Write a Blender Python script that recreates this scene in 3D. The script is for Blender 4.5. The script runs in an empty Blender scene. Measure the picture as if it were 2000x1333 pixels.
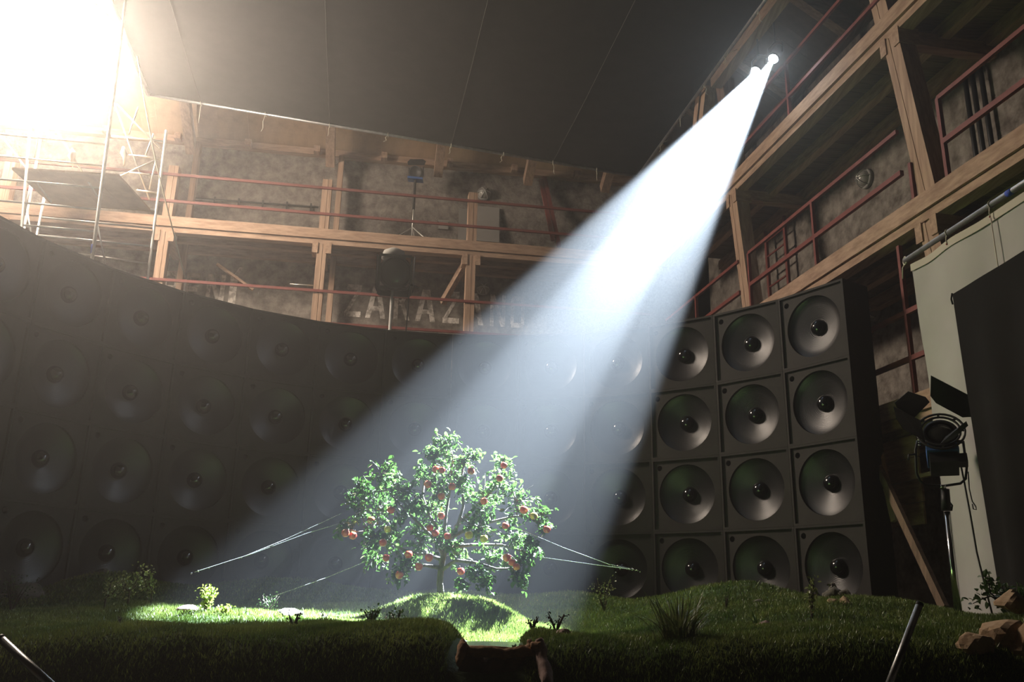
import bpy, bmesh, math, random
import numpy as np
from mathutils import Vector as V, Matrix, Euler, noise as mnoise
random.seed(7); np.random.seed(7)
S = bpy.context.scene
C = S.collection
PI = math.pi
# ------------------------------------------------------------------ camera
FPX = 1725.0; TH = math.radians(16.6); RO = math.radians(1.14)
cam = bpy.data.cameras.new('camera'); cam.sensor_width = 36.0; cam.lens = FPX / 2000 * 36.0
cam.clip_start = 0.05; cam.clip_end = 200
co = bpy.data.objects.new('camera', cam); C.objects.link(co)
co.matrix_world = (Matrix.Rotation(PI / 2 + TH, 4, 'X') @ Matrix.Rotation(RO, 4, 'Z'))
S.camera = co
# ------------------------------------------------------------------ view, haze, lights
S.view_settings.view_transform = 'Standard'; S.view_settings.look = 'None'
S.view_settings.exposure = 0.0; S.view_settings.gamma = 1.0
S.view_settings.use_curve_mapping = False
S.cycles.volume_bounces = 0; S.cycles.max_bounces = 6; S.cycles.diffuse_bounces = 3
S.cycles.caustics_reflective = False; S.cycles.caustics_refractive = False
S.cycles.sample_clamp_indirect = 4.0
HAZE = 0.0102; HAZE_G = 0.755
SPOT_W = 245000.0; SPOT_COL = (0.70, 0.84, 1.0)
PANEL_E = 86.0; PANEL_COL = (1.0, 0.83, 0.67)
LAMP_A = V((4.07, 12.13, 8.4)); LAMP_B = V((3.89, 12.48, 8.4))
AIM_A = V((-0.6, 7.85, -0.1)); AIM_B = V((-1.42, 8.05, -0.1))
W = bpy.data.worlds.new('hall_air'); S.world = W; W.use_nodes = True
wn = W.node_tree.nodes; wn.clear()
wo = wn.new('ShaderNodeOutputWorld'); wb = wn.new('ShaderNodeBackground'); wb.inputs[0].default_value = (0, 0, 0, 1)
wv = wn.new('ShaderNodeVolumeScatter'); wv.inputs['Density'].default_value = HAZE
wv.inputs['Anisotropy'].default_value = HAZE_G; wv.inputs['Color'].default_value = (1, 1, 1, 1)
W.node_tree.links.new(wb.outputs[0], wo.inputs['Surface']); W.node_tree.links.new(wv.outputs[0], wo.inputs['Volume'])
def spot_lamp(name, pos, aim, half, watts):
    l = bpy.data.lights.new(name, 'SPOT'); l.energy = watts; l.color = SPOT_COL
    l.spot_size = math.radians(half * 2); l.spot_blend = 0.28; l.shadow_soft_size = 0.035
    o = bpy.data.objects.new(name, l); C.objects.link(o)
    o.location = pos + (aim - pos).normalized() * 0.12
    o.rotation_euler = (aim - pos).to_track_quat('-Z', 'Y').to_euler()
    return o
spot_lamp('spot_light', LAMP_A, AIM_A, 6.75, SPOT_W)
spot_lamp('spot_light', LAMP_B, AIM_B, 6.6, SPOT_W)
# ------------------------------------------------------------------ pixel -> world helpers (camera at the origin, z up)
def ray(px, py):
    x = (px - 1000) / FPX; y = (666.5 - py) / FPX
    c, s = math.cos(RO), math.sin(RO); x, y = c * x - s * y, s * x + c * y
    ct, st = math.cos(TH), math.sin(TH)
    return V((x, ct - y * st, st + y * ct))
def at(px, py, Y): r = ray(px, py); return r * (Y / r.y)
def atZ(px, py, Z): r = ray(px, py); return r * (Z / r.z)
GA = math.radians(11.2); GN = V((math.cos(GA), math.sin(GA), 0)); GD = V((-math.sin(GA), math.cos(GA), 0))
BA = math.radians(9.0); BN = V((-math.sin(BA), math.cos(BA), 0)); BD = V((math.cos(BA), math.sin(BA), 0))
UP = V((0, 0, 1))
def G(px, py, n=6.7): r = ray(px, py); return r * (n / r.dot(GN))
def B(px, py, c=17.8): r = ray(px, py); return r * (c / r.dot(BN))
def gp(s, n, z): return GD * s + GN * n + UP * z
def bp(s, c, z): return BD * s + BN * c + UP * z
# ------------------------------------------------------------------ materials
MAT = {}
def mat(name, col, rough=0.8, metal=0.0, spec=0.3, noise_amt=0.0, scale=(6, 6, 6), col2=None, bump=0.0, bscale=40.0, detail=6, emit=None, lo=0.35, hi=0.65):
    m = bpy.data.materials.new(name); m.use_nodes = True; nt = m.node_tree; N = nt.nodes; L = nt.links
    b = N['Principled BSDF']; b.inputs['Base Color'].default_value = (*col, 1)
    b.inputs['Roughness'].default_value = rough; b.inputs['Metallic'].default_value = metal
    b.inputs['Specular IOR Level'].default_value = spec
    tc = N.new('ShaderNodeTexCoord')
    if col2:
        mp = N.new('ShaderNodeMapping'); mp.inputs['Scale'].default_value = scale
        L.new(tc.outputs['Object'], mp.inputs[0])
        nz = N.new('ShaderNodeTexNoise'); nz.inputs['Scale'].default_value = 1.0; nz.inputs['Detail'].default_value = detail
        nz.inputs['Roughness'].default_value = 0.65
        L.new(mp.outputs[0], nz.inputs['Vector'])
        r = N.new('ShaderNodeValToRGB'); r.color_ramp.elements[0].position = lo; r.color_ramp.elements[1].position = hi
        r.color_ramp.elements[0].color = (*col, 1); r.color_ramp.elements[1].color = (*col2, 1)
        L.new(nz.outputs['Fac'], r.inputs[0]); L.new(r.outputs[0], b.inputs['Base Color'])
    if bump:
        n2 = N.new('ShaderNodeTexNoise'); n2.inputs['Scale'].default_value = bscale; n2.inputs['Detail'].default_value = 5
        L.new(tc.outputs['Object'], n2.inputs['Vector'])
        bm = N.new('ShaderNodeBump'); bm.inputs['Strength'].default_value = bump; bm.inputs['Distance'].default_value = 0.02
        L.new(n2.outputs['Fac'], bm.inputs['Height']); L.new(bm.outputs[0], b.inputs['Normal'])
    if emit:
        b.inputs['Emission Color'].default_value = (*emit[0], 1); b.inputs['Emission Strength'].default_value = emit[1]
    MAT[name] = m; return m
for ax_, sc_ in (('x', (1.2, 16, 16)), ('y', (16, 1.2, 16)), ('z', (16, 16, 1.2))):
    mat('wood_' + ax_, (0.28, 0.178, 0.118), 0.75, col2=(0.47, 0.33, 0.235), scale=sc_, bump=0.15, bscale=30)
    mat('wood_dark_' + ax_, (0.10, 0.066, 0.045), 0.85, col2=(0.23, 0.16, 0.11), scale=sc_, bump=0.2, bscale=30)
mat('tarred_board', (0.045, 0.035, 0.028), 0.9, col2=(0.08, 0.062, 0.05), scale=(4, 4, 4))  # dimness of the roof over the right gallery, put into the board colour
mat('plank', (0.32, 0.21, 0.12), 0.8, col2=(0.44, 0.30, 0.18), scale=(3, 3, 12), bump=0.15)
mat('plaster', (0.085, 0.072, 0.06), 0.95, col2=(0.30, 0.27, 0.235), scale=(5, 5, 5), bump=1.0, bscale=13, detail=14, lo=0.33, hi=0.68)
mat('concrete', (0.09, 0.085, 0.08), 0.9, col2=(0.16, 0.15, 0.14), scale=(2, 2, 2))
mat('letter_paint', (0.36, 0.33, 0.29), 0.9, col2=(0.78, 0.74, 0.68), scale=(9, 9, 9), detail=8, lo=0.42, hi=0.56)
mat('red_paint', (0.15, 0.035, 0.03), 0.6, col2=(0.20, 0.055, 0.047), scale=(8, 8, 8))
mat('black_cloth', (0.022, 0.021, 0.020), 0.95, col2=(0.034, 0.032, 0.030), scale=(3, 3, 3), bump=0.1, bscale=60)
mat('drape', (0.007, 0.006, 0.006), 1.0, col2=(0.011, 0.010, 0.009), scale=(3, 3, 3))
mat('seam', (0.06, 0.057, 0.05), 0.8)
mat('string', (0.55, 0.52, 0.42), 0.9)
mat('pipe', (0.45, 0.46, 0.46), 0.4, metal=0.8, col2=(0.32, 0.33, 0.33), scale=(9, 9, 9))
mat('galv', (0.62, 0.62, 0.58), 0.35, metal=0.6, col2=(0.5, 0.5, 0.48), scale=(6, 6, 6))
mat('chrome', (0.75, 0.75, 0.76), 0.15, metal=1.0)
mat('black_metal', (0.02, 0.02, 0.02), 0.5, metal=0.3, col2=(0.03, 0.03, 0.03), scale=(9, 9, 9))
mat('blue_metal', (0.05, 0.13, 0.36), 0.45, metal=0.2, col2=(0.06, 0.15, 0.40), scale=(9, 9, 9))
mat('cabinet', (0.022, 0.019, 0.0175), 0.72, col2=(0.031, 0.027, 0.025), scale=(5, 5, 5), bump=0.06, bscale=50)
mat('dust_cap', (0.006, 0.006, 0.007), 0.12, spec=0.6)
mat('port', (0.006, 0.006, 0.006), 0.9)
mat('muslin', (0.41, 0.40, 0.38), 0.95, col2=(0.46, 0.45, 0.43), scale=(2, 2, 2), bump=0.15, bscale=5)
mat('muslin_hem', (0.54, 0.50, 0.42), 0.95)
mat('turf', (0.022, 0.045, 0.010), 0.95, col2=(0.05, 0.085, 0.018), scale=(3, 3, 3), bump=0.4, bscale=60)
mat('bark', (0.07, 0.055, 0.045), 0.85, col2=(0.16, 0.14, 0.12), scale=(30, 30, 8), bump=0.4, bscale=50)
mat('stem', (0.06, 0.045, 0.03), 0.9)
mat('rock', (0.36, 0.24, 0.14), 0.9, col2=(0.50, 0.37, 0.25), scale=(9, 9, 9), bump=0.4, bscale=25)
mat('rock_grey', (0.10, 0.088, 0.075), 0.9, col2=(0.19, 0.17, 0.145), scale=(9, 9, 9), bump=0.4, bscale=25)
mat('rock_pink', (0.22, 0.135, 0.115), 0.85, col2=(0.33, 0.23, 0.205), scale=(9, 9, 9), bump=0.3, bscale=25)
mat('log', (0.20, 0.10, 0.045), 0.8, col2=(0.36, 0.20, 0.09), scale=(20, 20, 20), bump=0.5, bscale=25)
mat('brown_sheet', (0.12, 0.07, 0.045), 0.6, col2=(0.2, 0.12, 0.08), scale=(6, 6, 6), bump=0.3)
mat('pond', (0.05, 0.038, 0.028), 0.22, spec=0.4)
mat('board_grey', (0.26, 0.25, 0.23), 0.8, col2=(0.30, 0.29, 0.27), scale=(3, 3, 3))
mat('lamp_glass', (0.30, 0.29, 0.26), 0.25, spec=0.5)
mat('lens_glass', (0.03, 0.03, 0.028), 0.12, spec=0.6)
mat('wire', (0.75, 0.77, 0.8), 0.25, metal=0.8)
mat('frosted_silk', (0.9, 0.9, 0.9), 0.8, emit=(PANEL_COL, PANEL_E))
mat('lit_lens', (0.9, 0.9, 0.9), 0.3, emit=((0.85, 0.93, 1.0), 260.0))
mat('plug_red', (0.35, 0.05, 0.05), 0.5)
mat('blue_tape', (0.05, 0.10, 0.5), 0.6)
mat('sprig', (0.42, 0.44, 0.42), 0.7)
mat('dark_plant', (0.04, 0.035, 0.02), 0.9)
def leafmat(name, c1, c2, trans, rough=0.38, sc=6.0):
    m = bpy.data.materials.new(name); m.use_nodes = True; nt = m.node_tree; N = nt.nodes; L = nt.links; N.clear()
    o = N.new('ShaderNodeOutputMaterial'); p = N.new('ShaderNodeBsdfPrincipled'); t = N.new('ShaderNodeBsdfTranslucent'); mx = N.new('ShaderNodeMixShader')
    tc = N.new('ShaderNodeTexCoord'); oi = N.new('ShaderNodeObjectInfo'); ad = N.new('ShaderNodeVectorMath'); ad.operation = 'ADD'
    L.new(tc.outputs['Object'], ad.inputs[0]); L.new(oi.outputs['Location'], ad.inputs[1])
    nz = N.new('ShaderNodeTexNoise'); nz.inputs['Scale'].default_value = sc; nz.inputs['Detail'].default_value = 3
    L.new(ad.outputs[0], nz.inputs['Vector'])
    r = N.new('ShaderNodeValToRGB'); r.color_ramp.elements[0].color = (*c1, 1); r.color_ramp.elements[1].color = (*c2, 1)
    r.color_ramp.elements[0].position = 0.35; r.color_ramp.elements[1].position = 0.65
    L.new(nz.outputs['Fac'], r.inputs[0]); L.new(r.outputs[0], p.inputs['Base Color']); L.new(r.outputs[0], t.inputs['Color'])
    p.inputs['Roughness'].default_value = rough; p.inputs['Specular IOR Level'].default_value = 0.5
    mx.inputs[0].default_value = trans
    L.new(p.outputs[0], mx.inputs[1]); L.new(t.outputs[0], mx.inputs[2]); L.new(mx.outputs[0], o.inputs[0])
    MAT[name] = m
leafmat('leaf', (0.026, 0.068, 0.012), (0.065, 0.135, 0.026), 0.30, 0.27)
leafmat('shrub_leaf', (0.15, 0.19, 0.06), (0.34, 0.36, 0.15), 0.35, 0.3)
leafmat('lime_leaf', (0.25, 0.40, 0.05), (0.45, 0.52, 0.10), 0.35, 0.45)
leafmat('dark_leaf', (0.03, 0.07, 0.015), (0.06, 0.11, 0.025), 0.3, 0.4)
leafmat('grass_blade', (0.085, 0.14, 0.024), (0.20, 0.25, 0.058), 0.3, 0.45, 2.5)
leafmat('reed', (0.04, 0.07, 0.014), (0.17, 0.19, 0.06), 0.3, 0.5)
def cone_mat():
    m = mat('speaker_cone', (0.011, 0.011, 0.012), 0.36, metal=0.15, spec=0.5); nt = m.node_tree; N = nt.nodes; L = nt.links
    tc = N.new('ShaderNodeTexCoord'); w = N.new('ShaderNodeTexWave'); w.wave_type = 'RINGS'; w.rings_direction = 'SPHERICAL'
    mp = N.new('ShaderNodeMapping'); mp.inputs['Location'].default_value = (0, 0, -0.5)
    L.new(tc.outputs['Object'], mp.inputs[0]); L.new(mp.outputs[0], w.inputs['Vector']); w.inputs['Scale'].default_value = 26; w.inputs['Distortion'].default_value = 0.4
    b = N.new('ShaderNodeBump'); b.inputs['Strength'].default_value = 0.12; b.inputs['Distance'].default_value = 0.006
    L.new(w.outputs['Fac'], b.inputs['Height']); L.new(b.outputs[0], N['Principled BSDF'].inputs['Normal'])
cone_mat()
def apple_mat():
    m = mat('apple_skin', (0.50, 0.045, 0.03), 0.3, spec=0.5, col2=(0.62, 0.26, 0.06), scale=(14, 14, 9), detail=2, lo=0.5, hi=0.72)
    nt = m.node_tree; oi = nt.nodes.new('ShaderNodeObjectInfo'); mp = [n for n in nt.nodes if n.type == 'MAPPING'][0]
    nt.links.new(oi.outputs['Location'], mp.inputs['Location'])
apple_mat()
mat('apple_pale', (0.55, 0.42, 0.08), 0.3, spec=0.5, col2=(0.5, 0.16, 0.05), scale=(14, 14, 9), detail=2, lo=0.5, hi=0.8)
# ------------------------------------------------------------------ mesh builder
class MB:
    def __init__(s): s.v = []; s.f = []; s.sm = []
    def add(s, vs, fs, smooth=False):
        o = len(s.v); s.v += [tuple(v) for v in vs]; s.f += [tuple(i + o for i in f) for f in fs]; s.sm += [smooth] * len(fs); return s
    def box8(s, c):
        return s.add(c, [(0, 3, 2, 1), (4, 5, 6, 7), (0, 1, 5, 4), (1, 2, 6, 5), (2, 3, 7, 6), (3, 0, 4, 7)])
    def frame_box(s, o, ax, ay, az):          # corner o and three edge vectors
        o = V(o); return s.box8([o, o + ax, o + ax + ay, o + ay, o + az, o + ax + az, o + ax + ay + az, o + ay + az])
    def beam(s, p0, p1, w, h, up=UP):         # bar of width w, height h, centred on p0-p1
        p0 = V(p0); p1 = V(p1); d = (p1 - p0).normalized(); side = d.cross(up)
        if side.length < 1e-4: side = d.cross(V((1, 0, 0)))
        side.normalize(); u = side.cross(d).normalized()
        return s.frame_box(p0 - side * w / 2 - u * h / 2, side * w, u * h, p1 - p0) if False else s.box8(
            [p0 - side * w / 2 - u * h / 2, p0 + side * w / 2 - u * h / 2, p0 + side * w / 2 + u * h / 2, p0 - side * w / 2 + u * h / 2,
             p1 - side * w / 2 - u * h / 2, p1 + side * w / 2 - u * h / 2, p1 + side * w / 2 + u * h / 2, p1 - side * w / 2 + u * h / 2])
    def path(s, pts, radii, n=8, cap=True):
        pts = [V(p) for p in pts]
        if not hasattr(radii, '__len__'): radii = [radii] * len(pts)
        vs = []; prev = None
        for i, p in enumerate(pts):
            d = (pts[min(i + 1, len(pts) - 1)] - pts[max(i - 1, 0)]).normalized()
            if prev is None:
                a = d.cross(UP)
                if a.length < 1e-3: a = d.cross(V((1, 0, 0)))
            else: a = prev - d * prev.dot(d)
            a.normalize(); prev = a; b = d.cross(a)
            for k in range(n):
                t = 2 * PI * k / n; vs.append(p + (a * math.cos(t) + b * math.sin(t)) * radii[i])
        fs = []
        for i in range(len(pts) - 1):
            for k in range(n):
                k2 = (k + 1) % n; fs.append((i * n + k, i * n + k2, (i + 1) * n + k2, (i + 1) * n + k))
        s.add(vs, fs, True)
        if cap:
            o = len(s.v) - len(vs); s.f.append(tuple(o + k for k in reversed(range(n)))); s.sm.append(False)
            o2 = o + (len(pts) - 1) * n; s.f.append(tuple(o2 + k for k in range(n))); s.sm.append(False)
        return s
    def tube(s, p0, p1, r, n=8): return s.path([p0, p1], r, n)
    def lathe(s, prof, o=(0, 0, 0), ax=UP, n=24, smooth=True):   # prof: (radius, height) along axis
        o = V(o); ax = V(ax).normalized(); a = ax.cross(V((0.3, 0.9, 0.1)))
        a.normalize(); b = ax.cross(a); vs = []
        for r, h in prof:
            for k in range(n):
                t = 2 * PI * k / n; vs.append(o + ax * h + (a * math.cos(t) + b * math.sin(t)) * max(r, 1e-5))
        fs = [(i * n + k, i * n + (k + 1) % n, (i + 1) * n + (k + 1) % n, (i + 1) * n + k) for i in range(len(prof) - 1) for k in range(n)]
        return s.add(vs, fs, smooth)
    def plate(s, pts, th):                      # polygon given by coplanar points, thickened along its normal
        pts = [V(p) for p in pts]; n = (pts[1] - pts[0]).cross(pts[2] - pts[0]).normalized() * th; k = len(pts)
        fs = [tuple(reversed(range(k))), tuple(range(k, 2 * k))] + [(i, (i + 1) % k, k + (i + 1) % k, k + i) for i in range(k)]
        return s.add(pts + [p + n for p in pts], fs)
    def mesh(s, name, m, off=V((0, 0, 0))):
        if m in ('wood', 'wood_dark'):
            a_ = np.array(s.v); e_ = a_.max(0) - a_.min(0); m = m + '_' + 'xyz'[int(e_.argmax())]
        me = bpy.data.meshes.new(name); me.from_pydata([(x - off.x, y - off.y, z - off.z) for x, y, z in s.v], [], s.f)
        me.polygons.foreach_set('use_smooth', s.sm); me.materials.append(MAT[m]); me.update(); return me
    def build(s, name, m, parent=None, off=None):
        o0 = V((0, 0, 0)) if parent is None else V(parent.get('_o', (0, 0, 0)))
        if off is not None: o0 = V(off)
        o = bpy.data.objects.new(name, s.mesh(name, m, o0)); C.objects.link(o)
        if parent is not None: o.parent = parent; ORIG[o.name] = o0; o['_o'] = tuple(o0)
        elif off is not None: o.location = o0; o['_o'] = tuple(o0)
        return o
ORIG = {}
def tag(o, label=None, cat=None, group=None, kind=None):
    if label: o['label'] = label
    if cat: o['category'] = cat
    if group: o['group'] = group
    if kind: o['kind'] = kind
    return o
def thing(name, loc, label=None, cat=None, group=None, kind=None):
    o = bpy.data.objects.new(name, None); C.objects.link(o); o.location = loc; o['_o'] = tuple(loc); o.empty_display_size = 0.1
    return tag(o, label, cat, group, kind)
def inst(name, me, parent, loc, rot=None, scale=None):      # a piece that shares mesh data
    o = bpy.data.objects.new(name, me); C.objects.link(o); o.parent = parent; o.location = loc
    if rot is not None: o.rotation_mode = 'QUATERNION'; o.rotation_quaternion = rot
    if scale is not None: o.scale = scale
    return o
ORD = ['rightmost', 'second', 'third', 'fourth', 'fifth', 'sixth', 'seventh', 'eighth', 'ninth', 'tenth', 'eleventh', 'twelfth', 'thirteenth', 'fourteenth']
# ================================================================== SETTING
FLOOR_Z = -1.3
m = MB(); m.frame_box((-14, -1.0, FLOOR_Z - 0.1), V((28, 0, 0)), V((0, 22, 0)), V((0, 0, 0.1))); tag(m.build('floor', 'concrete'), kind='structure')
WB = 19.2; WR = 8.3
wall_b = thing('wall_back', bp(0, WB, FLOOR_Z), kind='structure')
MB().frame_box(bp(-12, WB, FLOOR_Z), BD * 19.5, BN * 0.3, UP * 11.5).build('plaster', 'plaster', wall_b)
wall_r = thing('wall_right', gp(8, WR, FLOOR_Z), kind='structure')
MB().frame_box(gp(1, WR, FLOOR_Z), GD * 17.2, GN * 0.3, UP * 11.2).build('plaster', 'plaster', wall_r)
# painted capitals on the back wall, each letter a mesh of its own
def strokes(ch):
    t = 0.24
    bar = lambda x0, y0, x1, y1, w=t: [(x0 - w / 2, y0), (x0 + w / 2, y0), (x1 + w / 2, y1), (x1 - w / 2, y1)]
    H = lambda x0, x1, y, h=0.15: [(x0, y), (x1, y), (x1, y + h), (x0, y + h)]
    D = {'Z': [H(0, 1, 0, .17), H(.08, .98, .83, .17), bar(.16, .17, .84, .83)],
         'A': [bar(.13, 0, .44, 1), bar(.87, 0, .56, 1), H(.25, .75, .24, .13)],
         'K': [bar(.14, 0, .14, 1), bar(.86, 0, .40, .62), bar(.40, .45, .84, 1)],
         'N': [bar(.12, 0, .12, 1), bar(.88, 0, .88, 1), bar(.84, 0, .16, 1)],
         'O': [bar(.12, .1, .12, .9), bar(.88, .1, .88, .9), H(.06, .94, 0, .15), H(.06, .94, .85, .15)],
         'E': [bar(.14, 0, .14, 1), H(.26, .95, 0), H(.26, .85, .43), H(.26, .95, .85)],
         'R': [bar(.14, 0, .14, 1), H(.26, .8, .85), H(.26, .8, .42), bar(.84, .5, .84, .92), bar(.88, 0, .55, .44)],
         'I': [bar(.5, 0, .5, 1, .95)]}
    return D[ch]
for ch, x0, x1, yref in [('Z', 673, 705, 600), ('A', 714, 754, 600), ('K', 769, 802, 600), ('A', 811, 851, 605), ('Z', 865, 897, 610), ('A', 905, 945, 610), ('N', 957, 987, 615),
                         ('O', 997, 1024, 620), ('R', 316, 349, 560), ('E', 361, 389, 570), ('N', 401, 437, 580), ('I', 446, 461, 580)]:
    s0 = B(x0, yref, WB).dot(BD); s1 = B(x1, yref, WB).dot(BD); m = MB()
    for i, q in enumerate(strokes(ch)):
        k = 0.004 + 0.0004 * i
        m.plate([bp(s0 + (s1 - s0) * u, WB - k, 6.12 + 0.77 * v) for u, v in q], 0.003)
    if ch == 'I':
        m.plate([B(x, y, WB - 0.006) for x, y in [(457, 537), (465, 537), (476, 522), (468, 522)]], 0.003)
    m.build('painted_letter', 'letter_paint', wall_b)
# roof: boards sloping up from the back wall and over the right gallery
ceil = thing('ceiling', bp(0, WB, 10.2), kind='structure')
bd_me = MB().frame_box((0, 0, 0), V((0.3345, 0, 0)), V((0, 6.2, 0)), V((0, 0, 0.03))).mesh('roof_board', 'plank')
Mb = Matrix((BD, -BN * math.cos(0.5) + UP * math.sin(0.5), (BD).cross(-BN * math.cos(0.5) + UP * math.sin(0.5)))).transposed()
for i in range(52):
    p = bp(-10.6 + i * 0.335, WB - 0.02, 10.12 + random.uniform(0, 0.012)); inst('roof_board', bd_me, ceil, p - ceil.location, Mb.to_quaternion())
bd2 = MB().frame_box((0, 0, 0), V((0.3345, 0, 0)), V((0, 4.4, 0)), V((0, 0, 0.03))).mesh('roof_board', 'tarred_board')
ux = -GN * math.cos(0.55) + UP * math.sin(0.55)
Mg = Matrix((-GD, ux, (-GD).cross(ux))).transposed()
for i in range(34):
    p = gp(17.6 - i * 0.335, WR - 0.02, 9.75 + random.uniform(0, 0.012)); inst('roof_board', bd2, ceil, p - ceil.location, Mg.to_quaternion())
for s in (-7.6, -4.45, -1.35, 1.15, 3.3, 5.2):      # rafters coming down onto the back wall plate
    MB().beam(bp(s, WB - 0.25, 9.72), bp(s, WB - 3.4, 11.35), 0.2, 0.26).build('rafter', 'wood', ceil)
for s in (7.4, 9.2, 11.6, 13.6, 15.6):
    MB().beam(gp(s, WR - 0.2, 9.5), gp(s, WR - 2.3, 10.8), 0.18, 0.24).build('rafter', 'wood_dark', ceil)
MB().frame_box(bp(-10.6, WB - 0.16, 9.98), BD * 17, BN * 0.16, UP * 0.16).build('wall_plate', 'wood', ceil)
for s in np.arange(-6.4, 5.5, 1.55):
    MB().frame_box(bp(s, WB - 0.34, 9.97), BD * 0.14, BN * 0.2, UP * 0.15).build('beam_end', 'wood', ceil)
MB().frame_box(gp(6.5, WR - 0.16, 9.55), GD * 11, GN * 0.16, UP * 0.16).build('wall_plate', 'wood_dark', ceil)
# tie beam that runs along the right edge of the overhead cloth, on short posts
edge_pts = [atZ(1520, 0, 9.15), atZ(1398, 160, 9.15)]
MB().beam(edge_pts[0] + (edge_pts[0] - edge_pts[1]) * 0.6, edge_pts[1], 0.2, 0.26).build('tie_beam', 'wood', ceil)
for px, py in [(1385, 170), (1372, 190)]:
    p = atZ(px, py, 9.1); MB().beam(p, p - UP * 1.3 + GD * 0.5, 0.18, 0.2, GN).build('strut', 'wood', ceil)
# ------------------------------------------------------------------ timber galleries
def gallery(P, D, N, n0, nw, s0, s1, levels, posts, label, rails, lean=0.0, blocks=True, pw=0.2):
    t = thing('timber_gallery', P((s0 + s1) / 2, n0, FLOOR_Z), label, 'gallery')
    bw = 0.24
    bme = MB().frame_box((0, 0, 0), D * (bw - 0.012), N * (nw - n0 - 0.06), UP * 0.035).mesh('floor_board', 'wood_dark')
    for z in levels:
        MB().beam(P(s0, n0 + 0.1, z - 0.11), P(s1, n0 + 0.1, z - 0.11), 0.2, 0.22).build('edge_beam', 'wood', t)
        MB().beam(P(s0, n0 + 0.14, z - 0.285), P(s1, n0 + 0.14, z - 0.285), 0.2, 0.11).build('ledger', 'wood', t)
        MB().beam(P(s0, (n0 + nw) / 2, z - 0.20), P(s1, (n0 + nw) / 2, z - 0.20), 0.14, 0.2).build('joist', 'wood', t)
        MB().beam(P(s0, nw - 0.1, z - 0.20), P(s1, nw - 0.1, z - 0.20), 0.14, 0.2).build('joist', 'wood', t)
        k = int((s1 - s0) / bw)
        for i in range(k):
            inst('floor_board', bme, t, P(s0 + i * bw, n0 + 0.04, z - 0.085 + random.uniform(0, 0.01)) - t.location)
    for (zb, zt, ss) in posts:
        for s in ss:
            for h0, h1 in ((-0.5, 0.08), (0.12, 0.5)):      # each post is two timbers side by side
                k = (h0 + h1) / 2 * pw
                MB().beam(P(s + k, n0 + 0.16, zb), P(s + k + lean * (zt - zb), n0 + 0.16, zt), (h1 - h0) * pw, 0.24, N).build('post', 'wood', t)
            if blocks:
                top = [z for z in levels if abs(z - 0.33 - zt) < 0.35]
                if top:
                    for k in (-1, 1):
                        MB().frame_box(P(s + lean * (zt - zb) + k * 0.14 - 0.06, n0 + 0.02, zt - 0.22), D * 0.12, N * 0.3, UP * 0.24).build('post_cheek', 'wood', t)
                    MB().beam(P(s + lean * (zt - zb), n0 + 0.26, zt - 0.02), P(s + lean * (zt - zb), nw - 0.02, zt - 0.02), 0.16, 0.2).build('cross_beam', 'wood', t)
    for z, a, b, r in rails:
        MB().beam(P(a, n0 + 0.03, z), P(b, n0 + 0.03, z), 0.045 * r, 0.055 * r).build('rail', 'red_paint', t)
    return t
gb = gallery(bp, BD, BN, 17.8, WB, -10.5, 5.9, [4.86, 7.6], [(4.5, 7.27, [-7.7, -4.5, -1.3, 1.89]), (7.6, 8.78, [-7.7, -4.5, -1.3, 1.89])],
             'pale timber gallery with red rails along the back wall above the curved wall',
             [(8.56, -10.5, 5.9, 1), (7.95, -10.5, 5.9, 1), (6.2, -10.5, 5.9, 1), (5.5, -10.5, 5.9, 1)])
for s in (1.89,):     # knee braces back to the wall
    MB().beam(bp(s - 0.08, 18.0, 7.2), bp(s - 0.5, 18.9, 6.5), 0.12, 0.14).build('knee_brace', 'wood', gb)
for s in (-4.5, -1.3):
    MB().beam(bp(s + 0.2, 18.9, 5.0), bp(s + 0.2, 18.9, 9.9), 0.2, 0.12, BD).build('wall_stud', 'wood', gb)
gr = gallery(gp, GD, GN, 6.7, WR, 5.2, 17.3, [2.5, 4.86, 7.6], [(4.86, 7.27, [8.5, 13.3]), (7.6, 9.8, [8.95, 13.6]), (FLOOR_Z, 2.3, [13.5]), (2.5, 4.5, [8.3, 13.3])],
             'brown timber gallery with red rails running along the right wall',
             [(8.56, 5.2, 17, 1), (7.94, 5.2, 17, 1), (5.89, 5.2, 8.1, 1), (5.89, 8.9, 13.1, 1), (5.89, 13.5, 17, 1), (5.31, 5.2, 8.1, 1.2), (5.31, 8.9, 13.1, 1.2), (5.31, 13.5, 17, 1.2),
              (3.52, 8.3, 13, 1.1), (2.94, 8.3, 13, 1.1)], lean=0.14, pw=0.30)
for s, z0, z1 in [(11.0, 4.86, 5.89), (13.11, 4.86, 5.89), (8.1, 4.86, 5.89), (8.72, 4.86, 5.35), (11.42, 7.6, 8.56), (15.0, 7.6, 8.56), (9.12, 2.5, 4.4), (15.4, 4.86, 5.89)]:
    MB().beam(gp(s, 6.73, z0), gp(s, 6.73, z1), 0.05, 0.05, GN).build('rail_post', 'red_paint', gr)
# ceiling joist that shows under the upper deck
for k in range(5):           # horizontal boarding below the lowest deck
    MB().frame_box(gp(9.4, 6.86 + 0.01 * (k % 2), 1.0 + k * 0.27), GD * 3.4, GN * 0.03, UP * 0.255).build('facing_board', 'wood', gr)
MB().beam(gp(8.0, 6.84, 2.12), gp(13, 6.84, 2.12), 0.08, 0.09).build('batten', 'wood_dark', gr)
MB().beam(gp(8.0, 6.82, 1.55), gp(13, 6.82, 1.55), 0.05, 0.05).build('batten', 'wood', gr)
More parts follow.
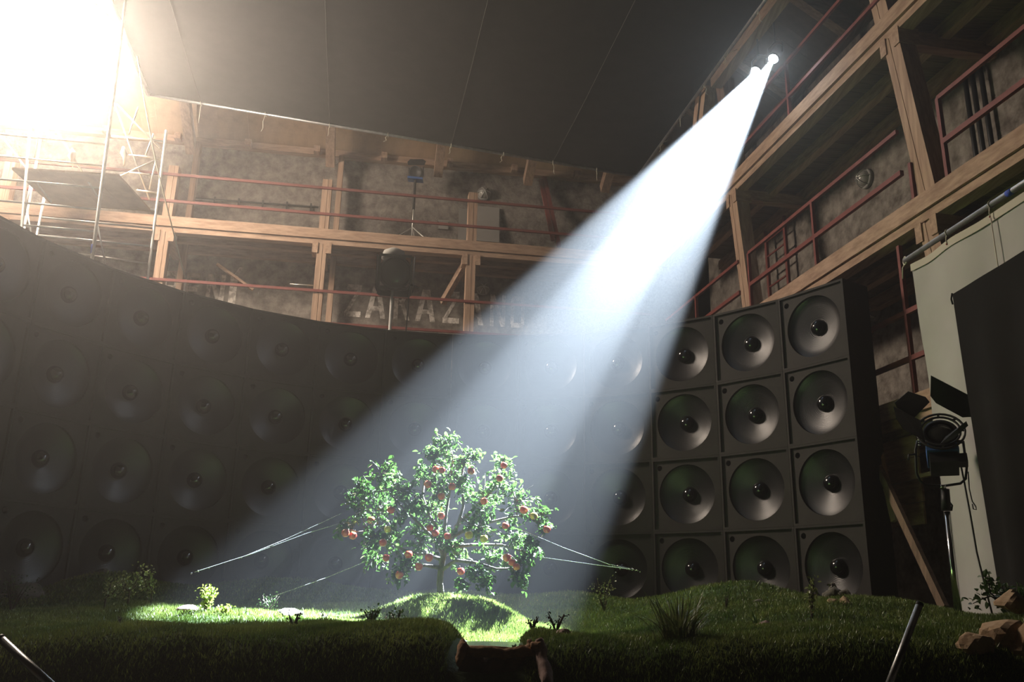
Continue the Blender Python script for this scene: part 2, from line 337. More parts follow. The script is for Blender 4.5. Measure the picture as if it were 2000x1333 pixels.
# wooden props leaning below the right gallery
m = MB(); m.beam(G(1682, 842, 6.55), G(1845, 1190, 6.1), 0.10, 0.05, GN); tag(m.build('prop_plank', 'wood_dark', off=G(1845, 1190, 6.1)), 'long wooden plank leaning diagonally beside the speaker wall end', 'plank')
m = MB(); m.beam(G(1714, 872, 6.5), G(1748, 1018, 6.45), 0.1, 0.05, GN); tag(m.build('wooden_stake', 'wood', off=G(1748, 1018, 6.45)), 'short pointed wooden stake standing against the brown boarding', 'stake')
# ------------------------------------------------------------------ small things on the walls
def bulkhead(p, n, r, label):
    t = thing('bulkhead_lamp', p, label, 'wall lamp', 'round wall lamps')
    n = V(n).normalized()
    MB().lathe([(0, 0.0), (r, 0.0), (r, 0.05), (r * 0.93, 0.07), (r * 0.8, 0.07)], p, n, 20).build('base', 'board_grey', t)
    MB().lathe([(r * 0.82, 0.06), (r * 0.74, 0.12), (r * 0.5, 0.17), (r * 0.2, 0.19), (0, 0.192)], p, n, 20).build('glass_dome', 'lamp_glass', t)
    a = n.cross(UP).normalized(); b = n.cross(a)
    for k in range(3):
        d = a * math.cos(k * PI / 3) + b * math.sin(k * PI / 3)
        pts = [p + d * (r * 0.9 * math.cos(x)) + n * (0.07 + 0.14 * math.sin(x)) for x in np.linspace(0, PI, 9)]
        MB().path(pts, 0.008, 5).build('cage_bar', 'galv', t)
bulkhead(B(945, 380, WB), -BN, 0.17, 'round caged wall lamp on the upper back wall above the grey boards')
bulkhead(B(943, 566, WB), -BN, 0.15, 'dim round wall lamp under the back gallery above the painted letters')
bulkhead(G(1695, 350, WR), -GN, 0.17, 'round caged wall lamp on the right wall at the middle gallery')
bulkhead(G(1711, 608, WR), -GN, 0.17, 'dim round wall lamp on the right wall beside the speaker wall end')
tag(MB().frame_box(B(929, 470, WB - 0.2), BD * 0.56, BN * 0.02, UP * 0.95 + BN * 0.14).build('wall_board', 'board_grey', off=B(950, 470, WB - 0.2)), 'pale grey board leaning on upper back wall, right of the gallery post', 'board')
tag(MB().frame_box(B(895, 468, WB - 0.18), BD * 0.34, BN * 0.02, UP * 0.85 + BN * 0.12).build('wall_board', 'board_grey', off=B(905, 468, WB - 0.18)), 'narrow pale grey board leaning on upper back wall, left of the gallery post', 'board')
t = thing('switch_box', B(863, 450, WB), 'small pale junction box on the upper back wall left of the grey boards', 'junction box')
MB().frame_box(B(856, 449, WB) - BN * 0.07, BD * 0.22, BN * 0.07, UP * 0.2).build('box', 'board_grey', t)
MB().frame_box(B(854, 449, WB) - BN * 0.085 + UP * 0.19, BD * 0.26, BN * 0.085, UP * 0.03).build('cap', 'lamp_glass', t)
t = thing('iron_rack', B(500, 400, WB), 'dark iron bracket rail with short pegs on the upper back wall', 'bracket rail')
MB().beam(B(375, 387, WB - 0.05), B(622, 405, WB - 0.05), 0.03, 0.03).build('bar', 'black_metal', t)
for px in (372, 419, 466, 513, 560, 607):
    p = B(px, 392 + (px - 372) * 0.067, WB - 0.06); MB().beam(p - UP * 0.07, p + UP * 0.13, 0.04, 0.03, BN).build('peg', 'black_metal', t)
t = thing('red_frame', B(1080, 480, 18.9), 'dark red steel ladder frame leaning on the upper back wall', 'ladder')
for (a, b) in [((1062, 340), (1092, 482)), ((1056, 352), (1080, 470))]:
    MB().beam(B(*a, 19.1), B(*b, 18.7), 0.09, 0.06, BN).build('side_rail', 'red_paint', t)
for k in (0.15, 0.4, 0.65, 0.9):
    a = B(1062, 340, 19.1).lerp(B(1092, 482, 18.7), k); b = B(1056, 352, 19.1).lerp(B(1080, 470, 18.7), k); MB().tube(a, b, 0.015, 6).build('rung', 'red_paint', t)
t = thing('wall_ladder', G(1496, 590, 8.1), 'dark red steel ladder standing behind the rails of the right gallery', 'ladder')
for px in (1495, 1533):
    a = G(px, 450, 8.1); a.z = 7.25; b = G(px, 450, 8.1); b.z = 4.9; MB().beam(a, b, 0.07, 0.05, GN).build('side_rail', 'red_paint', t)
for z in np.arange(5.1, 7.2, 0.32):
    a = G(1495, 450, 8.1); b = G(1533, 450, 8.1); a.z = b.z = z; MB().tube(a, b, 0.02, 6).build('rung', 'red_paint', t)
t = thing('wall_conduit', gp(8.6, 8.2, 4.9), 'dark pipes running up the right wall behind the big gallery post', 'pipes')
for k in (0, 0.16, 0.3):
    MB().tube(gp(9.0 + k, 8.2, 4.9), gp(9.0 + k, 8.2, 7.2), 0.035, 8).build('pipe', 'black_metal', t)
tag(MB().beam(bp(-3.55, 18.7, 6.95), bp(-2.75, 18.8, 6.45), 0.09, 0.05).build('loose_lath', 'wood', off=B(455, 544, 18.8)), 'orange loose wooden lath slanting under the back gallery beside white letters', 'lath')
# two thin white tubes lying on the rail
tag(MB().tube(B(566, 555, 18.0), B(612, 558, 18.0), 0.012, 6).build('white_tube', 'galv', off=B(566, 555, 18.0)), 'thin white tube lying along the lower red rail near a post', 'tube')
# ================================================================== OVERHEAD CLOTH
cr = atZ(1245, 345, 9.0); cl = atZ(290, 185, 9.68); cf = atZ(1495, 0, 9.0)
cn = (cl - cr).cross(cf - cr).normalized()
def onC(px, py): r = ray(px, py); return r * (cr.dot(cn) / r.dot(cn))
fl = cl + (onC(215, 0) - cl).normalized() * 11.5; fr = cr + (onC(1495, 0) - cr).normalized() * 12.5
oc = thing('overhead_cloth', (cl + cr + fl + fr) / 4, 'huge black cloth stretched overhead on a pipe frame', 'cloth')
m = MB(); n1, n2 = 30, 30; vs = []
for i in range(n1 + 1):
    for j in range(n2 + 1):
        u, v = i / n1, j / n2; p = cl.lerp(cr, u).lerp(fl.lerp(fr, u), v)
        edge = min(u, 1 - u, v, 1 - v); p = p - UP * (0.10 * min(1, edge * 4)) ; vs.append(p + UP * 0.03)
m.add(vs, [(i * (n2 + 1) + j, (i + 1) * (n2 + 1) + j, (i + 1) * (n2 + 1) + j + 1, i * (n2 + 1) + j + 1) for i in range(n1) for j in range(n2)], True)
m.build('cloth', 'black_cloth', oc)
def cpt(u, v): 
    p = cl.lerp(cr, u).lerp(fl.lerp(fr, u), v); return p + UP * (0.02 - 0.10 * min(1, min(u, 1 - u, v, 1 - v) * 4))
for u in (0.10, 0.352, 0.60, 0.815):
    MB().path([cpt(u, v) for v in np.linspace(0, 1, 24)], 0.007, 4).build('seam', 'seam', oc)
MB().tube(cl, cr, 0.03, 10).build('frame_pipe', 'pipe', oc)
MB().tube(cl, fl, 0.045, 10).build('frame_pipe', 'pipe', oc)
MB().tube(cr, fr, 0.03, 10).build('frame_pipe', 'pipe', oc)
def tie(p, k, drop):
    m = MB(); ring = [p + V((0.0, math.cos(a) * 0.05, math.sin(a) * 0.05)) for a in np.linspace(0, 2 * PI, 9)]
    m.path(ring, 0.007, 5)
    q = V((random.uniform(-.06, .06), 0, 0)); m.path([p, p + q - UP * drop * 0.4, p + q * 0.6 - UP * drop * 0.8, p + q * 1.5 - UP * drop], 0.006, 4)
    m.path([p, p - q + UP * 0.05 + BD * 0.07, p - q * 1.6 + BD * 0.12 + UP * 0.09], 0.006, 4)
    m.build('tie_string', 'string', oc)
for k, u in enumerate((0.10, 0.225, 0.352, 0.47, 0.60, 0.71, 0.815, 0.91)): tie(cl.lerp(cr, u), k, (0.45, 0.4, 0.25, 0.16, 0.2, 0.2, 0.28, 0.25)[k])
for v in (0.12, 0.2, 0.29, 0.37, 0.46): tie(cr.lerp(fr, v), 0, 0.2)
for v in (0.05, 0.12, 0.2): tie(cl.lerp(fl, v), 0, 0.15)
# ================================================================== SPEAKER WALL
HW = 4.0; CX, CY, CR = -0.13 * HW, 1.96 * HW, 1.318 * HW
WBX, HBX = 1.0065, 0.998; RC = 0.405
def panel_mesh():
    cu = bpy.data.curves.new('p', 'CURVE'); cu.dimensions = '2D'; cu.fill_mode = 'BOTH'; cu.extrude = 0.012
    def poly(pts):
        sp = cu.splines.new('POLY'); sp.points.add(len(pts) - 1); sp.use_cyclic_u = True
        for q, (x, y) in zip(sp.points, pts): q.co = (x, y, 0, 1)
    a = WBX / 2 - 0.004
    poly([(-a, 0.004), (a, 0.004), (a, HBX - 0.004), (-a, HBX - 0.004)])
    poly([(RC * math.cos(t), 0.5 + RC * math.sin(t)) for t in np.linspace(0, 2 * PI, 56, endpoint=False)])
    poly([(-0.39 + 0.038 * math.cos(t), 0.875 + 0.038 * math.sin(t)) for t in np.linspace(0, 2 * PI, 16, endpoint=False)])
    o = bpy.data.objects.new('p', cu); C.objects.link(o)
    me = bpy.data.meshes.new_from_object(o.evaluated_get(bpy.context.evaluated_depsgraph_get()))
    bpy.data.objects.remove(o)
    me.transform(Matrix.Translation((0, 0.03, 0)) @ Matrix.Rotation(PI / 2, 4, 'X'))
    me.materials.clear(); me.materials.append(MAT['cabinet']); me.name = 'baffle'; return me
baffle = panel_mesh()
a = WBX / 2; m = MB()
m.add([(-a, 0.0, 0), (a, 0.0, 0), (a, 0.0, HBX), (-a, 0.0, HBX), (-a, .5, 0), (a, .5, 0), (a, .5, HBX), (-a, .5, HBX)], [(0, 1, 5, 4), (1, 2, 6, 5), (2, 3, 7, 6), (3, 0, 4, 7), (4, 5, 6, 7)])
body = m.mesh('body', 'cabinet')
rim_meshes = []
w = 0.028
for q in [((-a, 0), (a, w)), ((-a, HBX - w), (a, HBX)), ((-a, w), (-a + w, HBX - w)), ((a - w, w), (a, HBX - w))]:
    rim_meshes.append(MB().frame_box((q[0][0], -0.012, q[0][1]), V((q[1][0] - q[0][0], 0, 0)), V((0, 0.035, 0)), V((0, 0, q[1][1] - q[0][1]))).mesh('rim_strip', 'cabinet'))
cone = MB().lathe([(RC, -0.022), (RC + 0.001, -0.055), (RC - 0.004, -0.06), (0.30, -0.088), (0.20, -0.112), (0.098, -0.135)], (0, 0, 0.5), (0, -1, 0), 56).mesh('cone', 'speaker_cone')
cap = MB().lathe([(0.104, -0.137)] + [(0.104 * math.cos(t), -0.128 + 0.10 * math.sin(t)) for t in np.linspace(0, PI / 2, 9)], (0, 0, 0.5), (0, -1, 0), 28).mesh('dust_cap', 'dust_cap')
portm = MB().lathe([(0.038, -0.03), (0.038, -0.10), (0, -0.10)], (-0.39, 0, 0.875), (0, -1, 0), 16).mesh('port', 'port')
rows = ['top', 'second', 'third', 'bottom']
for c in range(14):
    ang = math.radians(56.0 - 10.97 * c); p = V((CX + CR * math.sin(ang), CY + CR * math.cos(ang), 0)); rz = -ang
    for r in range(4):
        lb = '%s row speaker cabinet, %s column from right end of the curved black wall' % (rows[r], ORD[c]) if c else '%s row speaker cabinet in the rightmost column of the curved black wall' % rows[r]
        t = thing('speaker_cabinet', (p.x, p.y, 3 - r), lb, 'speaker', 'loudspeaker cabinets of the curved wall')
        t.rotation_euler = (0, 0, rz)
        inst('body', body, t, (0, 0, 0)); bf = inst('baffle', baffle, t, (0, 0, 0)); cn_ = inst('cone', cone, t, (0, 0, 0))
        inst('dust_cap', cap, cn_, (0, 0, 0)); inst('port', portm, bf, (0, 0, 0))
        for me in rim_meshes: inst('rim_strip', me, bf, (0, 0, 0))
plinth = thing('speaker_plinth', (CX, CY + CR, FLOOR_Z), 'low dark platform carrying the curved speaker wall behind the hills', 'platform')
for c in range(14):
    ang = math.radians(56.0 - 10.97 * c); d = V((math.sin(ang), math.cos(ang), 0)); e = V((math.cos(ang), -math.sin(ang), 0)); p = V((CX, CY, FLOOR_Z)) + d * CR - e * WBX / 2
    MB().frame_box(p, e * WBX, d * 0.5, UP * (-FLOOR_Z - 0.003)).build('platform_section', 'black_cloth', plinth)
# ================================================================== GRASS HILLS
def sstep(a, b, x): t = np.clip((x - a) / (b - a), 0, 1); return t * t * (3 - 2 * t)
def height0(X, Y):
    X = np.asarray(X, float); Y = np.asarray(Y, float)
    z = -0.19 - 0.06 * sstep(5.6, 6.8, Y) + 0.16 * sstep(7.6, 10.2, Y) + 0.10 * sstep(10, 12.4, Y)
    z = z - 0.95 * sstep(4.95, 4.0, Y) - 0.10 * sstep(5.3, 4.6, Y)
    g = lambda x, y, a, sx, sy, p=2: a * np.exp(-((np.abs((X - x) / sx)) ** p + (np.abs((Y - y) / sy)) ** p))
    z = z + g(-0.50, 8.2, 0.30, 0.66, 0.55, 3.0)                      # the mound under the tree
    z = z + g(2.35, 9.6, 0.33, 0.85, 1.0) + g(3.3, 8.3, 0.17, 1.1, 1.1) + g(1.6, 8.6, 0.10, 0.8, 0.8)
    z = z + g(-4.5, 10.3, 0.32, 0.8, 0.9) + g(-3.5, 8.6, 0.10, 1.1, 0.7) + g(-2.2, 7.2, 0.09, 1.1, 0.5) + g(-4.6, 7.0, 0.07, 1.0, 0.7)
    z = z + g(-1.9, 11.4, 0.16, 1.3, 0.7) + g(-3.2, 10.9, 0.08, 0.7, 0.5) + g(0.6, 11.2, 0.05, 1.0, 0.6) + g(-1.6, 9.6, 0.06, 0.8, 0.4)
    z = z + 0.03 * np.sin(1.7 * X + 0.6 * Y) * np.cos(1.1 * Y - 0.4 * X) + 0.015 * np.sin(4.1 * X + 1.3) * np.sin(3.3 * Y)
    return z
CTRL = np.array([(-3.22, 7.4, -.114), (-3.12, 7.6, -.081), (-3.01, 7.8, -.071), (-2.28, 7.0, -.101), (-2.11, 6.9, -.104), (-2.23, 8.6, -.144), (0.95, 9.4, -.06), (2.31, 7.0, -.058), (1.9, 8.0, -.004),
    (-0.92, 6.3, -.155), (-0.74, 6.3, -.152), (-1.35, 5.9, -.185), (0.3, 5.6, -.152), (0.16, 5.7, -.164), (-1.36, 6.9, -.148), (-0.47, 6.2, -.174), (3.32, 6.0, -.02), (0.97, 5.2, -.19), (1.68, 6.2, -.104),
    (2.46, 4.9, -.163), (2.64, 5.0, -.172), (2.71, 7.5, .054), (-2.44, 7.1, -.119), (-5.0, 9.6, -.041), (-4.62, 10.4, .239), (-0.59, 8.3, .036), (2.36, 9.6, .254), (3.73, 7.6, .005), (-2.82, 11.2, .25),
    (-1.85, 4.9, -.205), (1.38, 4.9, -.155), (0.18, 8.0, -.19), (-1.1, 8.1, -.09), (3.24, 8.3, .10), (-3.5, 5.2, -.2), (-1.0, 4.95, -.19), (0.0, 4.95, -.18), (-0.6, 10.8, .12), (0.8, 10.5, .12), (-0.5, 7.25, -.26), (-0.1, 7.2, -.29), (0.22, 7.3, -.25), (-0.9, 7.35, -.2), (0.6, 8.1, -.29), (0.55, 7.4, -.28), (1.05, 7.5, -.2), (0.3, 9.2, -.16)])
def rbf(X, Y): return np.exp(-((np.asarray(X, float)[..., None] - CTRL[:, 0]) ** 2 + (np.asarray(Y, float)[..., None] - CTRL[:, 1]) ** 2) / 0.75 ** 2)
_K = rbf(CTRL[:, 0], CTRL[:, 1]); CW = np.linalg.solve(_K.T @ _K + 0.05 * np.eye(len(CTRL)), _K.T @ (CTRL[:, 2] - height0(CTRL[:, 0], CTRL[:, 1])))
def height(X, Y):
    X = np.asarray(X, float); Y = np.asarray(Y, float)
    z = height0(X, Y)
    for (cx, cy, _), w_ in zip(CTRL, CW): z = z + w_ * np.exp(-((X - cx) ** 2 + (Y - cy) ** 2) / 0.75 ** 2)
    d = np.exp(-((X + 0.10) / 0.20) ** 4) * sstep(7.1, 6.4, Y)
    nb = sum(a * np.sin(fx * X + px_) * np.sin(fy * Y + py_) for a, fx, fy, px_, py_ in ((.008, 9, 7, .3, 1), (.006, 15, 13, 2, .5), (.004, 23, 27, 1, 2)))
    z = z + nb
    return z * (1 - d) + d * np.minimum(z, -0.34)
def hz(x, y): return float(height(x, y))
def inset(X, Y):
    a = np.degrees(np.arctan2(X - CX, Y - CY)); r = np.hypot(X - CX, Y - CY)
    return (r < CR - 0.06) | ((a > 62) & (X < 5.6)) | (a < -93)
gx = np.arange(-6.6, 5.8, 0.055); gy = np.concatenate([np.arange(3.2, 9, 0.05), np.arange(9, 13.2, 0.07)])
XX, YY = np.meshgrid(gx, gy); ZZ = height(XX, YY); ok = inset(XX, YY)
idx = np.arange(XX.size).reshape(XX.shape)
q = ok[:-1, :-1] & ok[1:, :-1] & ok[:-1, 1:] & ok[1:, 1:]
faces = np.stack([idx[:-1, :-1][q], idx[:-1, 1:][q], idx[1:, 1:][q], idx[1:, :-1][q]], 1)
used = np.unique(faces); remap = -np.ones(XX.size, int); remap[used] = np.arange(len(used))
pts = np.stack([XX.ravel(), YY.ravel(), ZZ.ravel()], 1)[used]
me = bpy.data.meshes.new('grass_hills'); me.from_pydata(pts.tolist(), [], remap[faces].tolist()); me.polygons.foreach_set('use_smooth', [True] * len(me.polygons))
me.materials.append(MAT['turf']); go = bpy.data.objects.new('grass_hills', me); C.objects.link(go); tag(go, kind='structure')
# blades
def blades(n, x0, x1, y0, y1, h0, h1, wd):
    X = np.random.uniform(x0, x1, n); Y = np.random.uniform(y0, y1, n); return X, Y, np.random.uniform(h0, h1, n), np.full(n, wd)
BX = [blades(150000, -3.6, 3.4, 4.3, 6.4, .018, .036, .0042), blades(120000, -5.2, 4.6, 6.3, 9.0, .02, .04, .0055), blades(50000, -5.8, 4.4, 9.0, 12.9, .025, .045, .008), blades(26000, -1.4, 0.6, 7.3, 8.9, .03, .06, .006), blades(12000, 3.2, 5.4, 5, 9, .02, .04, .006)]
X, Y, Hh, Wd = [np.concatenate(z) for z in zip(*BX)]
keep = inset(X, Y) & ~((np.abs(X + 0.10) < 0.20) & (Y < 6.7) & (Y > 4.4))
X, Y, Hh, Wd = X[keep], Y[keep], Hh[keep], Wd[keep]; n = len(X); Z = height(X, Y) - 0.002
t = np.random.uniform(0, 2 * PI, n); dx, dy = np.cos(t) * Wd, np.sin(t) * Wd; lt = np.random.uniform(0, 2 * PI, n); ll = np.random.uniform(0.1, 0.8, n) * Hh
vv = np.empty((n, 3, 3)); vv[:, 0] = np.stack([X - dx, Y - dy, Z], 1); vv[:, 1] = np.stack([X + dx, Y + dy, Z], 1); vv[:, 2] = np.stack([X + np.cos(lt) * ll, Y + np.sin(lt) * ll, Z + Hh], 1)
me = bpy.data.meshes.new('grass'); me.vertices.add(3 * n); me.vertices.foreach_set('co', vv.ravel()); me.loops.add(3 * n); me.loops.foreach_set('vertex_index', np.arange(3 * n, dtype=np.int32))
me.polygons.add(n); me.polygons.foreach_set('loop_start', np.arange(0, 3 * n, 3, dtype=np.int32)); me.update(calc_edges=True); me.materials.append(MAT['grass_blade'])
o = bpy.data.objects.new('grass', me); C.objects.link(o); tag(o, 'short green grass covering the set hills', 'grass', kind='stuff')
# pond and dam
m = MB(); k = 28
ring = [V((-0.1 + 0.30 * math.cos(t), 6.1 + 0.52 * math.sin(t), -0.255)) for t in np.linspace(0, 2 * PI, k, endpoint=False)]
m.add([V((-0.1, 6.1, -0.255))] + ring, [(0, 1 + i, 1 + (i + 1) % k) for i in range(k)])
ch = [V((-0.28, 6.2, -0.256)), V((-0.28, 5.0, -0.256)), V((0.08, 5.0, -0.256)), V((0.08, 6.2, -0.256))]; m.add(ch, [(0, 1, 2, 3)])
tag(m.build('stream_water', 'pond', off=V((-0.1, 6.1, -0.255))), 'small dark pool of water between the mound and log dam', 'water')
YD = 4.85
dam = thing('log_dam', at(980, 1300, YD), 'brown log and driftwood dam across the stream in the foreground', 'dam')
def gnarl(pts, rad, name, mt='log', par=dam, amp=0.25, n=10):
    m = MB(); P = [V(p) for p in pts]; out = []; rr = []
    for i in range(len(P) - 1):
        for k in range(4): out.append(P[i].lerp(P[i + 1], k / 4)); rr.append(rad[i] + (rad[i + 1] - rad[i]) * k / 4)
    out.append(P[-1]); rr.append(rad[-1])
    m.path(out, rr, n)
    m.v = [tuple(V(v) + mnoise.noise_vector(V(v) * 22) * (amp * max(rr)) + mnoise.noise_vector(V(v) * 70) * (amp * .5 * max(rr))) for v in m.v]
    return m.build(name, mt, par)
gnarl([at(912, 1272, YD), at(950, 1274, YD - .02), at(985, 1279, YD), at(1020, 1274, YD - .01), at(1058, 1276, YD)], [.028, .03, .024, .03, .022], 'log')
gnarl([at(915, 1267, YD + .04), at(960, 1268, YD + .05), at(1000, 1270, YD + .04), at(1050, 1262, YD + .03)], [.012, .016, .012, .014], 'branch')
gnarl([at(904, 1248, YD + .02), at(905, 1262, YD), at(899, 1283, YD - .04), at(894, 1300, YD - .08)], [.008, .028, .026, .01], 'stump')
gnarl([at(1034, 1250, YD + .03), at(1036, 1262, YD + .02), at(1030, 1272, YD)], [.012, .022, .02], 'stump')
gnarl([at(1052, 1252, YD), at(1056, 1266, YD - .02), at(1058, 1290, YD - .06), at(1066, 1315, YD - .12), at(1070, 1345, YD - .2)], [.02, .034, .032, .036, .03], 'stump', 'rock_pink')
gnarl([at(1040, 1262, YD - .02), at(1056, 1262, YD - .04)], [.02, .022], 'knot')
m = MB(); nu, nv = 26, 12; vs = []
for i in range(nu + 1):
    for j in range(nv + 1):
        u, v = i / nu, j / nv; p = at(900 + 165 * u, 1283, YD).lerp(at(885 + 195 * u, 1375, YD - 0.12), v)
        f = mnoise.noise(V((u * 5 + math.sin(v * 3), v * 4, 0))); vs.append(p + V((0, -0.03 * f - 0.015 * math.sin(u * 21 + 2 * v), 0.012 * f)))
m.add(vs, [(i * (nv + 1) + j, i * (nv + 1) + j + 1, (i + 1) * (nv + 1) + j + 1, (i + 1) * (nv + 1) + j) for i in range(nu) for j in range(nv)], True); m.build('brown_sheet', 'brown_sheet', dam)
# ================================================================== APPLE TREE
TY = 8.3
tb = at(862, 1170, TY); tb.z = hz(tb.x, TY) - 0.02
tree = thing('apple_tree', tb, 'leafy apple tree lit by the beam on the small grass mound', 'tree')
def tp(px, py, dy=0.0): return at(px, py, TY + dy)
fork = tp(866, 1085)
MB().path([tb, tp(859, 1140), tp(861, 1115), fork, tp(872, 1060)], [.036, .030, .028, .027, .022], 10).build('trunk', 'bark', tree)
limbs = [[fork, tp(868, 1040), tp(872, 1000, .03), tp(880, 950, .05), tp(885, 895, 0), tp(875, 865)],
         [tp(872, 1062), tp(893, 1030, -.05), tp(905, 990, -.1), tp(902, 930, -.08), tp(910, 895, -.05)],
         [fork, tp(845, 1050, -.1), tp(815, 1020, -.18), tp(780, 985, -.15), tp(750, 950, 0)],
         [tp(868, 1050), tp(840, 1010, .12), tp(825, 970, .2), tp(830, 930, .15)],
         [tp(872, 1055), tp(910, 1035, .1), tp(960, 1020, .1), tp(1000, 1010, 0), tp(1040, 1005, -.05)],
         [tp(890, 1030), tp(930, 990, .2), tp(960, 960, .1), tp(985, 920, .1)],
         [tp(862, 1115), tp(890, 1095, -.1), tp(930, 1100, -.2), tp(970, 1112, -.2), tp(1010, 1110, -.1)],
         [tp(864, 1095), tp(840, 1085, .05), tp(800, 1080, -.05), tp(760, 1060, -.05), tp(710, 1030, 0)],
         [tp(870, 1070), tp(920, 1065, .15), tp(980, 1065, .15), tp(1030, 1080, 0)],
         [tp(862, 1110), tp(830, 1105, -.1), tp(790, 1112, -.15)]]
LP = []
for L_ in limbs:
    k = len(L_); MB().path(L_, [0.015 * (1 - i / k) + 0.004 for i in range(k)], 8).build('branch', 'bark', tree)
    for i in range(k - 1):
        for j in range(4): LP.append(L_[i].lerp(L_[i + 1], j / 4))
lobes = [(872, 868, 36, 0), (845, 893, 30, .05), (912, 898, 36, -.1), (880, 925, 48, .1), (985, 908, 30, .1), (975, 945, 42, -.1), (1008, 982, 46, 0), (1052, 1008, 34, -.1), (940, 975, 52, .2),
         (940, 1030, 50, -.2), (1000, 1050, 36, .1), (1040, 1082, 28, 0), (1010, 1108, 36, -.1), (960, 1085, 36, .2), (930, 1118, 28, -.25), (948, 1142, 22, -.3), (1018, 1138, 22, -.1), (900, 1145, 16, -.25),
         (748, 932, 40, 0), (712, 955, 30, .1), (780, 958, 46, -.2), (702, 998, 42, 0), (745, 1000, 50, .2), (802, 1000, 50, -.15), (674, 1032, 24, -.1), (840, 1000, 46, .25), (760, 1050, 46, -.1),
         (820, 1060, 46, .1), (735, 1088, 34, .1), (792, 1102, 36, -.15), (772, 1125, 20, -.2), (858, 1060, 38, -.25), (892, 1085, 32, .2), (828, 928, 34, .15), (852, 955, 40, -.15), (905, 950, 36, -.15),
         (1068, 1030, 18, -.05), (725, 1062, 26, -.15), (1030, 1060, 24, -.15)]
leaf_xy = [(0, 0), (.3, .32), (.62, .40), (.88, .22), (1.05, 0), (.88, -.22), (.62, -.40), (.3, -.32)]
def leaf_geo(L_):
    vs = [V((x * L_, y * L_ * 0.8, 0.16 * L_ * abs(y) * 2 - 0.12 * L_ * x * x)) for x, y in leaf_xy] + [V((0.5 * L_, 0, -0.03 * L_))]
    return vs, [(8, i, (i + 1) % 8) for i in range(8)]
allleaf = []; twm = MB()
for (px, py, r, dy) in lobes:
    c = tp(px, py, dy); R = r * 8.5 / FPX
    a0 = min(LP, key=lambda q: (q - c).length)
    if (a0 - c).length > 0.02: MB().path([a0, a0.lerp(c, 0.5) + V((0, 0, -0.02)), c], [.008, .006, .004], 6).build('twig', 'bark', tree)
    nt_ = max(7, int(r * 0.52))
    for k in range(nt_):
        d = V((random.gauss(0, 1), random.gauss(0, 1), random.gauss(0.15, 1))).normalized(); e = c + d * R * random.uniform(0.6, 1.05)
        mid = c.lerp(e, 0.5) + V((random.uniform(-.02, .02), random.uniform(-.02, .02), 0.02))
        twm.path([c, mid, e], [.0035, .0028, .0016], 4, False)
        for q in range(random.randint(6, 10)):
            f = random.uniform(0.25, 1.0); p = (c.lerp(mid, f * 2) if f < .5 else mid.lerp(e, f * 2 - 1)) + V((random.gauss(0, .013), random.gauss(0, .013), random.gauss(0, .013)))
            rot = Euler((random.gauss(0, 0.7), random.gauss(0.35, 0.6), random.uniform(0, 2 * PI))).to_quaternion()
            allleaf.append((p, rot, random.uniform(0.034, 0.060)))
twm.build('twigs', 'bark', tree)['kind'] = 'stuff'
allleaf.sort(key=lambda l: l[0].y - l[2] * 3)
lvs, lfs = leaf_geo(1.0); lm = MB().add(lvs, lfs, True).mesh('leaf', 'leaf')
for p, rot, s in allleaf[:300]: inst('leaf', lm, tree, p - tb, rot, (s, s, s))
m = MB()
for p, rot, s in allleaf[300:]: m.add([p + rot @ (v * s) for v in lvs], lfs, True)
m.build('foliage', 'leaf', tree)['kind'] = 'stuff'
AR = 0.035
ap_prof = [(0, -0.78), (.25, -.86), (.5, -.84), (.78, -.6), (.95, -.2), (1.0, .15), (.93, .52), (.72, .8), (.45, .9), (.2, .82), (0, .62)]
ap_me = MB().lathe([(r * AR, h * AR) for r, h in ap_prof], (0, 0, 0), UP, 16).mesh('apple', 'apple_skin')
ap_me2 = ap_me.copy(); ap_me2.materials.clear(); ap_me2.materials.append(MAT['apple_pale'])
st_me = MB().path([V((0, 0, .62 * AR)), V((.002, 0, 1.1 * AR)), V((.006, 0, 1.5 * AR))], [.0022, .002, .0025], 5).mesh('apple_stem', 'stem')
apples = [(863, 919, 'near the crown top, right of a close pair'), (852, 918, 'near the crown top, left of a close pair'), (920, 921, 'high in the crown, right of the top pair'), (984, 910, 'highest on the upper right limb'),
          (976, 935, 'second highest on the upper right limb'), (883, 951, 'below the crown top, behind a round leaf'), (836, 947, 'half hidden at the upper left notch'), (862, 970, 'orange tinted, deep in the upper middle'),
          (945, 980, 'half hidden right of the upper middle'), (1023, 997, 'large, on the upper right shoulder'), (1043, 1009, 'yellowish, on the right shoulder beside a larger one'), (1068, 1035, 'hanging free at the far right tip'),
          (987, 1028, 'beside the upper end of the right wire'), (764, 997, 'on the left side, upper of the bright ones'), (725, 1017, 'bright red, on the left shoulder'), (675, 1042, 'leftmost of all, at the far left tip'),
          (689, 1047, 'second from the far left tip'), (757, 1035, 'pale, in the left middle under a bright one'), (748, 1061, 'low in the left middle'), (840, 1032, 'narrow looking, left of the central branches'),
          (862, 1008, 'between the central branches, upper'), (850, 1042, 'left of the large central one'), (874, 1048, 'large, at the centre above the trunk'), (916, 1046, 'yellow green, right of the centre'),
          (945, 1053, 'dim, right of the yellow one'), (990, 1090, 'top of three in the lower right row'), (1000, 1099, 'middle of three in the lower right row'), (1009, 1108, 'bottom of three in the lower right row'),
          (900, 1117, 'bright red, low and just right of the trunk'), (818, 1108, 'low on the left, inner'), (780, 1124, 'lowest on the left side'), (798, 1084, 'small, in the lower left foliage'),
          (838, 1090, 'orange, just left of the trunk fork'), (754, 1091, 'dim, at the lower left edge')]
